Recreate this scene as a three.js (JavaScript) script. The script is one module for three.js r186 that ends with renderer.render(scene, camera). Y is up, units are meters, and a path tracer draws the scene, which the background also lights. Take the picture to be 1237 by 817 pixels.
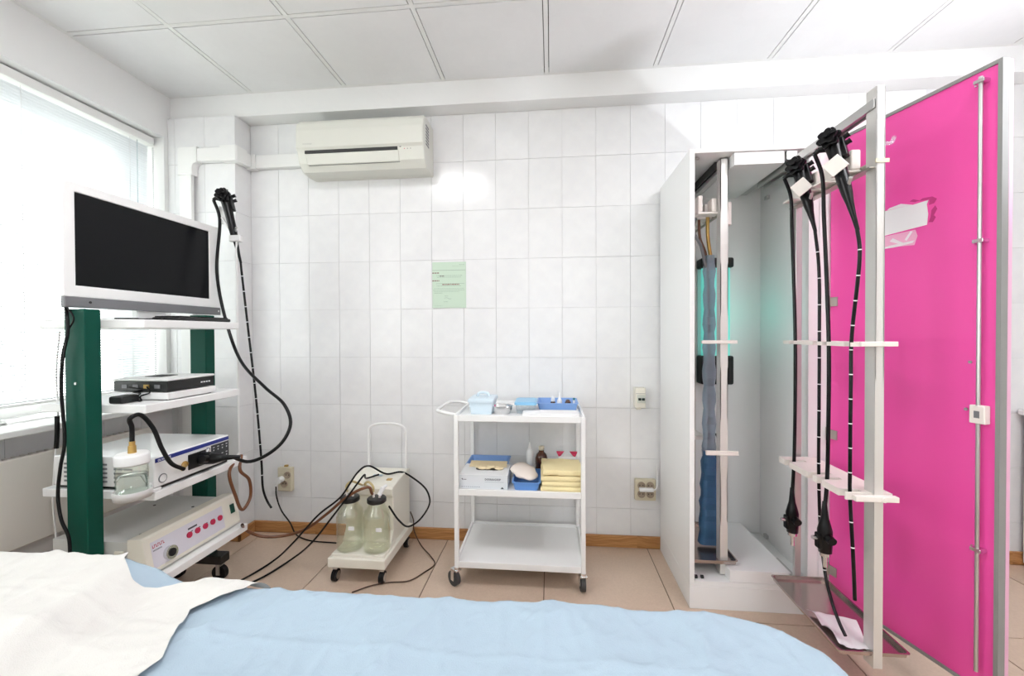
import * as THREE from 'three';
import { RoundedBoxGeometry } from 'three/addons/geometries/RoundedBoxGeometry.js';
import { mergeGeometries } from 'three/addons/utils/BufferGeometryUtils.js';
import { RectAreaLightUniformsLib } from 'three/addons/lights/RectAreaLightUniformsLib.js';

RectAreaLightUniformsLib.init();
const scene = new THREE.Scene();

// ---------------------------------------------------------------- camera (fitted to the wall, floor and ceiling grids)
const camera = new THREE.PerspectiveCamera(2 * Math.atan(408.5 / 501.23) * 180 / Math.PI, 1237 / 817, 0.05, 60);
camera.position.set(0, 1.274, 2.512);
camera.rotation.order = 'YXZ';
camera.rotation.set(-0.0110, 0.0947, -0.0041);
scene.add(camera);

// ---------------------------------------------------------------- sky (bright overcast behind the blind) and exposure
scene.background = new THREE.Color(0.95, 0.98, 1.0);
scene.backgroundIntensity = 7.0;
const renderer = new THREE.WebGLRenderer({ antialias: true });
renderer.toneMapping = THREE.LinearToneMapping;
renderer.toneMappingExposure = 1.12;
renderer.shadowMap.enabled = true;
// two flash heads out of view: one placed to light the ceiling right of the pink door, one added as frontal fill off the rear wall
const UNSEEN_FLASH = [
  { power: 9, angle: 1.2, from: [2.05, 1.645, 1.6], to: [1.6, 2.75, 1.2], label: 'unseen black flash head on a tripod placed to light the ceiling beside the low cupboard' },
  { power: 20, angle: 1.0, from: [0.75, 1.5, 3.0], to: [0.5, 2.2, 4.9], label: 'added black flash head on a tripod giving frontal fill off the rear wall behind the couch' },
];
const LAMP = 8.5;              // radiance of the ceiling panels

// ---------------------------------------------------------------- helpers
let seed = 12345;
const rnd = () => { seed = (seed * 1664525 + 1013904223) >>> 0; return seed / 4294967296; };
const V = (x, y, z) => new THREE.Vector3(x, y, z);
const taken = {};
function numbered(n) { const k = taken[n] = (taken[n] ?? -1) + 1; return k ? `${n}_${String(k).padStart(3, '0')}` : n; }
function shade(o) { o.castShadow = true; o.receiveShadow = true; return o; }
function thing(name, label, category, base = [0, 0, 0], group, turn = 0) {
  const o = new THREE.Group(); o.name = numbered(name); o.position.set(...base); o.rotation.y = turn;
  o.userData = { label, category }; if (group) o.userData.group = group;
  scene.add(o); return o;
}
// geometry is given in world coordinates; it is moved into the frame of its thing
function part(parent, name, geo, mat, label) {
  const m = shade(new THREE.Mesh(geo, mat)); m.name = name;
  if (label) m.userData.label = label;
  let r = parent; while (r.parent && r.parent !== scene) r = r.parent;
  if (!r.userData.local) geo.translate(-r.position.x, -r.position.y, -r.position.z);
  parent.add(m); return m;
}
function one(name, label, category, geo, mat, group) {      // a thing that is one mesh, origin at its base
  geo.computeBoundingBox(); const b = geo.boundingBox.clone(), c = b.getCenter(V(0, 0, 0));
  geo.translate(-c.x, -b.min.y, -c.z);
  const m = shade(new THREE.Mesh(geo, mat)); m.name = numbered(name); m.position.set(c.x, b.min.y, c.z);
  m.userData = { label, category }; if (group) m.userData.group = group;
  scene.add(m); return m;
}
function struct(name, geo, mat, label, category) {
  const m = shade(new THREE.Mesh(geo, mat)); m.name = name; m.userData = { kind: 'structure', label, category };
  scene.add(m); return m;
}
function bx(x0, x1, y0, y1, z0, z1, r = 0) {
  const w = x1 - x0, h = y1 - y0, d = z1 - z0, m = Math.min(w, h, d);
  const g = r > 0 ? new RoundedBoxGeometry(w, h, d, 2, Math.min(r, m * 0.49)) : new THREE.BoxGeometry(w, h, d);
  g.translate((x0 + x1) / 2, (y0 + y1) / 2, (z0 + z1) / 2); return boxUV(g);
}
function boxUV(g, ou = 0, ov = 0) {          // uv in metres from the dominant side of each normal
  const p = g.attributes.position, n = g.attributes.normal, uv = new Float32Array(p.count * 2);
  for (let i = 0; i < p.count; i++) {
    const ax = Math.abs(n.getX(i)), ay = Math.abs(n.getY(i)), az = Math.abs(n.getZ(i));
    let u, v;
    if (ay >= ax && ay >= az) { u = p.getX(i); v = p.getZ(i); } else if (ax >= az) { u = p.getZ(i); v = p.getY(i); } else { u = p.getX(i); v = p.getY(i); }
    uv[2 * i] = u + ou; uv[2 * i + 1] = v + ov;
  }
  g.setAttribute('uv', new THREE.BufferAttribute(uv, 2)); return g;
}
const merge = (a) => { const l = a.map((g) => { const q = g.index ? g.toNonIndexed() : g; for (const k of Object.keys(q.attributes)) if (!['position', 'normal', 'uv'].includes(k)) q.deleteAttribute(k); return q; }); return mergeGeometries(l); };
const P = (a) => a.map((p) => V(...p));
function tube(pts, r, seg = 0, rad = 10, closed = false) {
  const c = new THREE.CatmullRomCurve3(P(pts), closed, 'centripetal');
  return new THREE.TubeGeometry(c, seg || Math.max(8, pts.length * 10), r, rad, closed);
}
function bar(a, b, r, rad = 12, r2 = r) {      // a straight round bar between two points
  const A = V(...a), B = V(...b), L = A.distanceTo(B);
  const g = new THREE.CylinderGeometry(r2, r, L, rad); g.translate(0, L / 2, 0);
  g.applyQuaternion(new THREE.Quaternion().setFromUnitVectors(V(0, 1, 0), B.clone().sub(A).normalize())); g.translate(...a); return g;
}
function lathe(prof, x, y, z, seg = 28) { const g = new THREE.LatheGeometry(prof.map((p) => new THREE.Vector2(...p)), seg); g.translate(x, y, z); return g; }
function sphere(x, y, z, r, sx = 1, sy = 1, sz = 1) { const g = new THREE.SphereGeometry(r, 16, 12); g.scale(sx, sy, sz); g.translate(x, y, z); return g; }
function prism(pts, depth, bevel = 0) {     // polygon in XY, extruded along +Z
  const s = new THREE.Shape(pts.map((p) => new THREE.Vector2(...p)));
  return new THREE.ExtrudeGeometry(s, { depth, bevelEnabled: bevel > 0, bevelSize: bevel, bevelThickness: bevel, bevelSegments: 2, curveSegments: 10 });
}
function align(g, axisZ, at) { g.applyQuaternion(new THREE.Quaternion().setFromUnitVectors(V(0, 0, 1), V(...axisZ).normalize())); g.translate(...at); return g; }

// ---------------------------------------------------------------- noise and textures
const lat = new Float32Array(65536); for (let i = 0; i < 65536; i++) lat[i] = rnd();
function vnoise(x, y, per) {
  const xi = Math.floor(x), yi = Math.floor(y), fx = x - xi, fy = y - yi, s = (t) => t * t * (3 - 2 * t);
  const L = (i, j) => lat[((((i % per) + per) % per) * 97 + (((j % per) + per) % per) * 257) & 65535];
  const a = s(fx), b = s(fy);
  return (L(xi, yi) * (1 - a) + L(xi + 1, yi) * a) * (1 - b) + (L(xi, yi + 1) * (1 - a) + L(xi + 1, yi + 1) * a) * b;
}
function fbm(u, v, base, oct) { let s = 0, a = 0.5, f = base; for (let i = 0; i < oct; i++) { s += a * vnoise(u * f, v * f, f); a *= 0.5; f *= 2; } return s / (1 - Math.pow(0.5, oct)); }
function tex(n, fn, srgb, metres) {
  const d = new Uint8Array(n * n * 4);
  for (let j = 0; j < n; j++) for (let i = 0; i < n; i++) {
    const c = fn(i / n, j / n), k = 4 * (j * n + i);
    d[k] = c[0] * 255; d[k + 1] = c[1] * 255; d[k + 2] = c[2] * 255; d[k + 3] = 255;
  }
  const t = new THREE.DataTexture(d, n, n); t.wrapS = t.wrapT = THREE.RepeatWrapping; t.magFilter = THREE.LinearFilter; t.minFilter = THREE.LinearMipmapLinearFilter; t.generateMipmaps = true;
  if (srgb) t.colorSpace = THREE.SRGBColorSpace; t.repeat.set(1 / metres, 1 / metres); t.needsUpdate = true; return t;
}
const mix3 = (a, b, t) => a.map((x, i) => x + (b[i] - x) * t);
const g1 = (v) => [v, v, v];
function board(w, h, draw, pw = 512) {       // print on a flat thing
  const c = document.createElement('canvas'); c.width = pw; c.height = Math.round(pw * h / w); const x = c.getContext('2d'); draw(x, c.width, c.height);
  const t = new THREE.CanvasTexture(c); t.colorSpace = THREE.SRGBColorSpace; return t;
}
const M = (o) => new THREE.MeshStandardMaterial(o), MP = (o) => new THREE.MeshPhysicalMaterial(o);

const veins = (u, v) => { const w = fbm(u, v, 6, 4), q = vnoise(u * 22 + v * 10 + w * 5, v * 18 - u * 6 + w * 4, 4096); return Math.abs(q - 0.5) * 2; };
const tileMap = tex(512, (u, v) => { const w = fbm(u, v, 5, 5), k = 0.5 * w + 0.5 * fbm(u + .37, v + .11, 16, 3); return mix3([0.925, 0.925, 0.927], [0.945, 0.945, 0.945], Math.min(1, Math.max(0, (k - 0.3) * 2.4))); }, true, 0.8);
const tileBump = tex(512, (u, v) => g1(0.35 * fbm(u, v, 8, 4) + 0.65 * fbm(u + .2, v + .6, 24, 3)), false, 0.8);
const floorMap = tex(512, (u, v) => mix3([0.79, 0.70, 0.62], [0.855, 0.765, 0.685], Math.min(1, Math.max(0, 0.55 * fbm(u, v, 4, 5) + 0.45 * vnoise(u * 180, v * 180, 180)))), true, 1.1);
const woodMap = tex(512, (u, v) => { const w = fbm(u * 1, v, 4, 3); const s = vnoise(u * 6 + w, v * 90 + w * 6, 4096); return mix3([0.66, 0.45, 0.26], [0.80, 0.60, 0.38], s); }, true, 0.5);
const plasterBump = tex(256, (u, v) => g1(fbm(u, v, 24, 3)), false, 0.6);
const clothBump = tex(256, (u, v) => g1(0.5 * vnoise(u * 128, v * 128, 128) + 0.5 * fbm(u, v, 16, 3)), false, 0.12);
const panelMap = tex(256, (u, v) => g1(0.89 + 0.03 * fbm(u, v, 6, 4)), true, 1.3);

const mats = {
  tile: M({ map: tileMap, roughness: 0.16, bumpMap: tileBump, bumpScale: 0.0004 }),
  grout: M({ color: '#e6e6e4', roughness: 0.9 }),
  floorTile: M({ map: floorMap, roughness: 0.32, bumpMap: plasterBump, bumpScale: 0.0001 }),
  floorGrout: M({ color: '#7c6a5a', roughness: 0.95 }),
  plaster: M({ color: '#efefee', roughness: 0.85, bumpMap: plasterBump, bumpScale: 0.0006 }),
  panel: M({ map: panelMap, roughness: 0.9, bumpMap: plasterBump, bumpScale: 0.0005 }),
  tbar: M({ color: '#e6e6e4', roughness: 0.55 }),
  void: M({ color: '#6a6a68', roughness: 1 }),
  wood: M({ map: woodMap, roughness: 0.5 }),
  pvc: M({ color: '#eeeeec', roughness: 0.35 }),
  acBody: M({ color: '#dcdcd3', roughness: 0.38 }),
  white: M({ color: '#f3f3f2', roughness: 0.4 }),
  whiteGloss: MP({ color: '#f0f0ef', roughness: 0.25, clearcoat: 0.4, clearcoatRoughness: 0.1 }),
  cream: M({ color: '#efebde', roughness: 0.4 }),
  creamDark: M({ color: '#d8cfb6', roughness: 0.45 }),
  radiator: M({ color: '#e4dfd6', roughness: 0.5 }),
  black: M({ color: '#141414', roughness: 0.4 }),
  blackGloss: MP({ color: '#08080a', roughness: 0.28, specularIntensity: 0.6 }),
  rubber: MP({ color: '#111112', roughness: 0.55, specularIntensity: 0.5 }),
  greyRubber: M({ color: '#4a4a4a', roughness: 0.7 }),
  screen: MP({ color: '#141517', roughness: 0.2, specularIntensity: 0.25 }),
  greyPlastic: M({ color: '#77777a', roughness: 0.45 }),
  green: MP({ color: '#0a4c3e', roughness: 0.5, specularIntensity: 0.35, bumpMap: plasterBump, bumpScale: 0.0003 }),
  shelf: M({ color: '#f3f3f2', roughness: 0.45 }),
  steel: M({ color: '#c9c9c7', roughness: 0.3, metalness: 0.9 }),
  steelBright: M({ color: '#e2e0dc', roughness: 0.42, metalness: 0.55 }),
  chrome: M({ color: '#dcdcdc', roughness: 0.15, metalness: 1 }),
  steelDull: M({ color: '#b9b4aa', roughness: 0.42, metalness: 0.75 }),
  brass: M({ color: '#c8a560', roughness: 0.35, metalness: 0.8 }),
  cabinet: M({ color: '#f4f4f3', roughness: 0.45 }),
  cabinetGrey: M({ color: '#d6d7d4', roughness: 0.5 }),
  pink: MP({ color: '#f953ae', roughness: 0.33, clearcoat: 0.25, clearcoatRoughness: 0.25 }),
  pinkPale: M({ color: '#eab4d0', roughness: 0.45 }),
  sealGrey: M({ color: '#8f8f8d', roughness: 0.55 }),
  darkSlot: M({ color: '#3a3a3a', roughness: 0.8 }),
  nylon: M({ color: '#f1e9e2', roughness: 0.5 }),
  trayMetal: M({ color: '#b8aaa4', roughness: 0.22, metalness: 0.95 }),
  blueTray: M({ color: '#8ab0e6', roughness: 0.4 }),
  blueTrayDeep: M({ color: '#6c9fe2', roughness: 0.4 }),
  paleBlue: M({ color: '#d8e8f2', roughness: 0.4 }),
  skyLid: M({ color: '#8cc4e8', roughness: 0.35 }),
  clearPlastic: MP({ color: '#eef3f5', roughness: 0.15, transmission: 0.85, thickness: 0 }),
  glass: MP({ color: '#fcfdfa', roughness: 0.04, transmission: 1, thickness: 0, ior: 1.45 }),
  jarGlass: MP({ color: '#fbfcf8', roughness: 0.03, transmission: 1, thickness: 0, ior: 1.8 }),
  bottleBrown: MP({ color: '#4a2410', roughness: 0.15, clearcoat: 0.5 }),
  towel: M({ color: '#f2f2f2', roughness: 0.95, bumpMap: clothBump, bumpScale: 0.0012 }),
  yellowCloth: M({ color: '#f6e6b4', roughness: 0.95, bumpMap: clothBump, bumpScale: 0.001 }),
  glove: M({ color: '#eee3da', roughness: 0.8 }),
  latex: M({ color: '#efdcb4', roughness: 0.7 }),
  card: M({ color: '#e9ebec', roughness: 0.7 }),
  brownHose: MP({ color: '#6b3d1c', roughness: 0.3, clearcoat: 0.3 }),
  latexHose: MP({ color: '#d8c48e', roughness: 0.35, transmission: 0.25, thickness: 0 }),
  tissue: M({ color: '#f6eff2', roughness: 0.95, side: THREE.DoubleSide, bumpMap: clothBump, bumpScale: 0.0008 }),
  bag: MP({ color: '#c3d2de', roughness: 0.3, transmission: 0.6, thickness: 0, side: THREE.DoubleSide }),
  bagBlue: M({ color: '#3f6e96', roughness: 0.5 }),
  redPlastic: M({ color: '#c22a52', roughness: 0.45 }),
  slat: MP({ color: '#e6e9ec', roughness: 0.5, transmission: 0.06, thickness: 0, side: THREE.DoubleSide }),
  cord: M({ color: '#e8e8e8', roughness: 0.7 }),
  beads: M({ color: '#8a8f93', roughness: 0.4 }),
  blueSheet: M({ color: '#acbfcd', roughness: 0.95, side: THREE.DoubleSide, bumpMap: clothBump, bumpScale: 0.0006 }),
  whiteSheet: M({ color: '#dddbd6', roughness: 0.95, side: THREE.DoubleSide, bumpMap: clothBump, bumpScale: 0.0006 }),
  vinyl: M({ color: '#3c4650', roughness: 0.5 }),
  tan: M({ color: '#ad9c88', roughness: 0.5 }),
};
// ================================================================ THE ROOM
const XL = -2.37, XR = 3.1, ZB = 0, ZF = 4.9, HC = 2.751;
// ---- floor: slab with separate tiles
const floor = struct('floor', bx(XL - 0.35, XR + 0.2, -0.2, -0.004, -0.2, ZF + 0.2), mats.floorGrout, 'floor of large matt beige ceramic tiles with thin dark joints', 'floor');
{
  const cache = {};
  for (let k = -3; k < 7; k++) for (let j = -1; j < 9; j++) {
    const x0 = Math.max(XL, -0.6407 + 0.6 * k), x1 = Math.min(XR, -0.6407 + 0.6 * (k + 1)), z0 = Math.max(ZB, 0.014 + 0.6 * j), z1 = Math.min(ZF, 0.014 + 0.6 * (j + 1));
    if (x1 - x0 < 0.02 || z1 - z0 < 0.01) continue;
    const w = x1 - x0 - 0.005, d = z1 - z0 - 0.005, va = (k * 7 + j * 3 + 70) % 4, key = [w.toFixed(3), d.toFixed(3), va].join();
    cache[key] ??= boxUV(new THREE.BoxGeometry(w, 0.01, d), va * 0.27, va * 0.41);
    const m = shade(new THREE.Mesh(cache[key], mats.floorTile)); m.name = 'floor_tile'; m.position.set((x0 + x1) / 2, -0.005, (z0 + z1) / 2); floor.add(m);
  }
}
// ---- wall tiles: 0.2 by 0.3 m pieces hung on a slab
const tileCache = {};
function wallTiles(parent, us, vs, place) {       // us, vs: joint positions; place(mesh, uMid, vMid)
  for (let i = 0; i + 1 < us.length; i++) for (let j = 0; j + 1 < vs.length; j++) {
    const w = us[i + 1] - us[i] - 0.0018, h = vs[j + 1] - vs[j] - 0.0018; if (w < 0.01 || h < 0.01) continue;
    const va = (i * 5 + j * 3 + (i * j) % 3) % 8, key = [w.toFixed(3), h.toFixed(3), va].join();
    tileCache[key] ??= boxUV(new THREE.BoxGeometry(w, h, 0.008), va * 0.231, va * 0.317);
    const m = shade(new THREE.Mesh(tileCache[key], mats.tile)); m.name = 'wall_tile'; place(m, (us[i] + us[i + 1]) / 2, (vs[j] + vs[j + 1]) / 2); parent.add(m);
  }
}
const rows = [0.0, 0.228, 0.528, 0.828, 1.128, 1.428, 1.728, 2.028, 2.328, 2.615];
const wallBack = struct('wall_back', bx(XL - 0.35, XR + 0.2, -0.2, HC + 0.3, -0.2, -0.005), mats.grout, 'back wall of glossy white marbled ceramic tiles', 'wall');
{ const us = [-1.923, -1.734]; for (let x = -1.534; x < XR - 0.03; x += 0.2) us.push(x); us.push(XR);
  wallTiles(wallBack, us, rows, (m, u, v) => m.position.set(u, v, -0.004)); }
const column = struct('wall_corner', bx(XL - 0.02, -1.928, 0, 2.615, 0, 0.129), mats.grout, 'tiled corner pier beside the window', 'wall');
wallTiles(column, [XL, -2.323, -2.123, -1.923], rows, (m, u, v) => m.position.set(u, v, 0.130));
wallTiles(column, [0, 0.134], rows, (m, u, v) => { m.rotation.y = Math.PI / 2; m.position.set(-1.927, v, u); });
struct('wall_right', bx(XR, XR + 0.2, -0.2, HC + 0.3, -0.2, ZF + 0.2), mats.plaster, 'plain white right wall', 'wall');
struct('wall_front', bx(XL - 0.35, XR + 0.2, -0.2, HC + 0.3, ZF, ZF + 0.2), mats.plaster, 'plain white wall behind the camera', 'wall');
// left wall with the window opening and one for the added window
const WZ0 = 0.16, WZ1 = 2.75, WY0 = 0.88, WY1 = 2.49;
const wallLeft = struct('wall_left', merge([bx(XL - 0.35, XL, -0.2, WY0, -0.2, ZF + 0.2), bx(XL - 0.35, XL, WY1, HC + 0.3, -0.2, ZF + 0.2), bx(XL - 0.35, XL, WY0, WY1, -0.2, WZ0), bx(XL - 0.35, XL, WY0, WY1, WZ1, 2.93), bx(XL - 0.35, XL, WY0, WY1, 4.78, ZF + 0.2)]), mats.plaster, 'white plastered window wall with deep beam above', 'wall');
{ const us = [0.134]; for (let z = 0.334; z < ZF; z += 0.2) us.push(z); us.push(ZF);
  wallTiles(wallLeft, us.slice(0, 15), [0, 0.26, 0.56, 0.86], (m, u, v) => { m.rotation.y = Math.PI / 2; m.position.set(XL + 0.004, v, u); }); }
// beam over the back wall, baseboards
struct('trim_1', bx(XL, XR, 2.615, HC + 0.02, -0.01, 0.114), mats.plaster, 'white boxed beam running above the tiled wall', 'beam');
struct('baseboard_back', merge([bx(-1.923, XR, 0, 0.07, 0, 0.016, 0.004)]), mats.wood, 'light brown wood baseboard along the tiled back wall', 'baseboard');
struct('baseboard_corner', merge([bx(XL + 0.01, -1.907, 0, 0.07, 0.134, 0.150, 0.004), bx(-1.923, -1.907, 0, 0.07, 0.016, 0.150, 0.004)]), mats.wood, 'light brown wood baseboard around the corner pier', 'baseboard');
// ---- ceiling: slab, lay-in panels, tee bars, lamps
const ceiling = struct('ceiling', bx(XL - 0.35, XR + 0.2, HC + 0.03, HC + 0.3, -0.2, ZF + 0.2), mats.void, 'suspended ceiling of square white panels in a tee grid', 'ceiling');
const lampCells = [[-1.2223, 1.273], [1.1777, 1.273], [1.1777, 3.073]];  // first mirrored in the tiles; other two out of view, placed for room light
{
  const xs = [XL]; for (let k = -2; k < 7; k++) { const x = -0.6223 + 0.6 * k; if (x > XL + 0.03 && x < XR - 0.03) xs.push(x); } xs.push(XR);
  const zs = [0.114]; for (let z = 0.673; z < ZF - 0.03; z += 0.6) zs.push(z); zs.push(ZF);
  const cache = {};
  for (let i = 0; i + 1 < xs.length; i++) for (let j = 0; j + 1 < zs.length; j++) {
    if (lampCells.some((c) => Math.abs(c[0] - xs[i]) < 0.02 && Math.abs(c[1] - zs[j]) < 0.02)) continue;
    const w = xs[i + 1] - xs[i] - 0.029, d = zs[j + 1] - zs[j] - 0.029, va = (i * 3 + j) % 4, key = [w.toFixed(3), d.toFixed(3), va].join();
    cache[key] ??= boxUV(new THREE.BoxGeometry(w, 0.016, d), va * 0.31, va * 0.17);
    const m = shade(new THREE.Mesh(cache[key], mats.panel)); m.name = 'ceiling_panel'; m.position.set((xs[i] + xs[i + 1]) / 2, HC + 0.008 + 0.002 * ((i * 7 + j * 5) % 3) / 2, (zs[j] + zs[j + 1]) / 2); ceiling.add(m);
  }
  for (const x of xs) { const m = shade(new THREE.Mesh(boxUV(new THREE.BoxGeometry(0.021, 0.03, ZF - 0.114)), mats.tbar)); m.name = 'tee_bar'; m.position.set(Math.min(XR - 0.0105, Math.max(XL + 0.0105, x)), HC + 0.016, (ZF + 0.114) / 2); ceiling.add(m); }
  for (const z of zs) for (let i = 0; i + 1 < xs.length; i++) { const m = shade(new THREE.Mesh(boxUV(new THREE.BoxGeometry(xs[i + 1] - xs[i] - 0.021, 0.03, 0.021)), mats.tbar)); m.name = 'tee_bar'; m.position.set((xs[i] + xs[i + 1]) / 2, HC + 0.0165, Math.min(ZF - 0.0105, Math.max(0.1245, z))); ceiling.add(m); }
  const glow = M({ color: '#ffffff', emissive: '#fbfbff', emissiveIntensity: 9, roughness: 0.6 });
  lampCells.forEach(([x, z], i) => {
    const c = [x + 0.3, HC - 0.004, z + 0.3];
    const t = thing('ceiling_lamp', ['square white ceiling light panel over the head end of the couch', 'unseen square white ceiling light panel placed over the open pink door', 'unseen square white ceiling light panel placed between the right wall and the rear wall'][i], 'lamp', c, 'square ceiling light panels');
    part(t, 'frame', merge([bx(x + 0.013, x + 0.587, HC - 0.004, HC + 0.028, z + 0.013, z + 0.033), bx(x + 0.013, x + 0.587, HC - 0.004, HC + 0.028, z + 0.567, z + 0.587), bx(x + 0.013, x + 0.033, HC - 0.004, HC + 0.028, z + 0.033, z + 0.567), bx(x + 0.567, x + 0.587, HC - 0.004, HC + 0.028, z + 0.033, z + 0.567)]), mats.tbar);
    part(t, 'diffuser', bx(x + 0.034, x + 0.566, HC + 0.004, HC + 0.016, z + 0.034, z + 0.566), glow);
    const l = new THREE.RectAreaLight('#fbfbff', LAMP, 0.53, 0.53); l.rotation.x = -Math.PI / 2; l.position.set(0, 0.004, 0); l.castShadow = true; l.name = 'lamp_light'; t.add(l);
  });
}
struct('ground', bx(-62, -3.2, -6.3, -6.0, -40, 45), M({ color: '#8b8d88', roughness: 0.95 }), 'unseen grey ground outside below the window, dimming the light from below', 'ground');  // set there to cut the sky light reaching the ceiling from below
// ---- windows: plastic frames with panes, inner sills
function windowAt(name, label, z0, z1, mull) {
  const w = struct(name, merge([bx(-2.66, -2.59, WY0, WY0 + 0.07, z0, z1), bx(-2.66, -2.59, WY1 - 0.07, WY1, z0, z1), bx(-2.66, -2.59, WY0 + 0.07, WY1 - 0.07, z0, z0 + 0.07), bx(-2.66, -2.59, WY0 + 0.07, WY1 - 0.07, z1 - 0.07, z1), ...mull.map((m) => bx(-2.66, -2.59, WY0 + 0.07, WY1 - 0.07, m, m + 0.08))]), mats.pvc, label, 'window');
  const e = [z0 + 0.07, ...mull.flatMap((m) => [m, m + 0.08]), z1 - 0.07];
  for (let i = 0; i < e.length; i += 2) { const m = shade(new THREE.Mesh(bx(-2.628, -2.622, WY0 + 0.07, WY1 - 0.07, e[i], e[i + 1]), mats.glass)); m.name = 'pane'; w.add(m); }
  const s = shade(new THREE.Mesh(bx(-2.589, -2.20, WY0 - 0.028, WY0, z0 + 0.005, z1 - 0.005, 0.006), mats.pvc)); s.name = 'window_sill'; w.add(s);
}
windowAt('window_1', 'white plastic window frame of three lights behind the blinds', WZ0, WZ1, [0.98, 1.85]);
windowAt('window_2', 'added white plastic window frame of two lights without a blind, out of view, for fill light', 2.93, 4.78, [3.82]);  // added out of view to bring in fill light from the left rear
// ---- venetian blind
function blind(z0, z1, label, cords, chain) {
  const xb = -2.455, t = thing('venetian_blind', label, 'blind', [xb, 0.945, (z0 + z1) / 2], 'venetian blinds in the window');
  part(t, 'head_rail', bx(xb - 0.02, xb + 0.035, 2.435, 2.48, z0 - 0.012, z1 + 0.01, 0.004), mats.pvc);
  part(t, 'bottom_rail', bx(xb - 0.012, xb + 0.012, 0.945, 0.957, z0, z1, 0.003), mats.pvc);
  // one slat: shallow arc, tilted
  const n = 4, L = z1 - z0, pos = [], idx = [];
  for (let e = 0; e < 2; e++) for (let i = 0; i <= n; i++) { const a = (i / n - 0.5); pos.push(a * 0.016, 0.0018 * (1 - 4 * a * a), e ? L / 2 : -L / 2); }
  for (let i = 0; i < n; i++) idx.push(i, i + n + 1, i + 1, i + 1, i + n + 1, i + n + 2);
  const g = new THREE.BufferGeometry(); g.setAttribute('position', new THREE.Float32BufferAttribute(pos, 3)); g.setIndex(idx); g.computeVertexNormals();
  const N = 104;
  for (let i = 0; i < N; i++) { const m = shade(new THREE.Mesh(g, mats.slat)); m.name = 'slat'; m.position.set(0, 0.012 + (2.435 - 0.945 - 0.02) * (i + 0.5) / N, 0); m.rotation.z = 0.62 + 0.03 * Math.sin(i * 1.7); t.add(m); }
  for (const z of cords) part(t, 'ladder_cord', merge([bar([xb + 0.0095, 0.95, z], [xb + 0.0095, 2.44, z], 0.0011, 6), bar([xb - 0.0095, 0.95, z], [xb - 0.0095, 2.44, z], 0.0011, 6)]), mats.cord);
  if (!chain) return;
  const beads = []; for (let i = 0; i < 110; i++) for (const dx of [0.045, 0.06]) { const s = new THREE.SphereGeometry(0.003, 6, 4); s.translate(xb + dx, 1.02 + i * 0.0127, 0.20 + (dx - 0.05) * 0.6); beads.push(s); }
  part(t, 'bead_chain', merge(beads), mats.beads, 'grey bead pull chain');
  part(t, 'tilt_wand', bar([xb + 0.04, 1.55, 0.285], [xb + 0.04, 2.42, 0.285], 0.003, 8), mats.clearPlastic);
}
blind(0.185, 1.44, 'white venetian blind of narrow slats behind the monitor', [0.30, 0.80, 1.30], true);
blind(1.56, 2.70, 'white venetian blind of narrow slats on the side away from the monitor', [1.68, 2.13, 2.58], false);
// ---- radiator under the sill
{
  const t = thing('radiator', 'cream flat panel radiator under the window sill', 'radiator', [-2.29, 0.36, 1.3]);
  part(t, 'front_panel', bx(-2.27, -2.25, 0.37, 0.755, 0.35, 2.3, 0.006), mats.radiator);
  part(t, 'back_panel', bx(-2.355, -2.34, 0.39, 0.74, 0.37, 2.28, 0.004), mats.radiator);
  part(t, 'top_grille', merge(Array.from({ length: 64 }, (_, i) => bx(-2.338, -2.272, 0.738, 0.746, 0.38 + i * 0.03, 0.392 + i * 0.03))), mats.radiator);
  for (const z of [0.7, 1.9]) part(t, 'bracket', bx(-2.3615, -2.272, 0.45, 0.49, z, z + 0.03), mats.greyPlastic);
}
// ---- tall base cupboards along the right wall
{
  const t = thing('base_cupboard', 'white low cupboard with pale worktop beside the pink cabinet door', 'cupboard', [2.82, 0, 1.0]);
  part(t, 'carcass', bx(2.56, 3.09, 0.0, 0.82, 0.02, 2.0), mats.cabinet);
  part(t, 'worktop', bx(2.52, 3.095, 0.822, 0.85, 0.012, 2.02, 0.006), mats.whiteGloss);
  for (let i = 0; i < 4; i++) { const d = part(t, 'door', bx(2.54, 2.558, 0.02, 0.81, 0.025 + i * 0.494, 0.513 + i * 0.494, 0.003), mats.white); part(d, 'handle', merge([bar([2.52, 0.6, 0.47 + i * 0.494], [2.52, 0.72, 0.47 + i * 0.494], 0.005), bar([2.54, 0.61, 0.47 + i * 0.494], [2.52, 0.61, 0.47 + i * 0.494], 0.004), bar([2.54, 0.71, 0.47 + i * 0.494], [2.52, 0.71, 0.47 + i * 0.494], 0.004)]), mats.chrome); }
}
// photo pixel -> point on a plane that the thing touches (axis = value)
const rotM = new THREE.Matrix4().makeRotationFromEuler(new THREE.Euler(-0.0110, 0.0947, -0.0041, 'YXZ'));
function at(axis, val, x, y) {
  const d = V((x - 618.5) / 501.23, -(y - 408.5) / 501.23, -1).applyMatrix4(rotM), c = V(0, 1.274, 2.512), t = (val - c[axis]) / d[axis];
  return [c.x + d.x * t, c.y + d.y * t, c.z + d.z * t];
}
const path = (a) => a.map((q) => at(...q));
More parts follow.
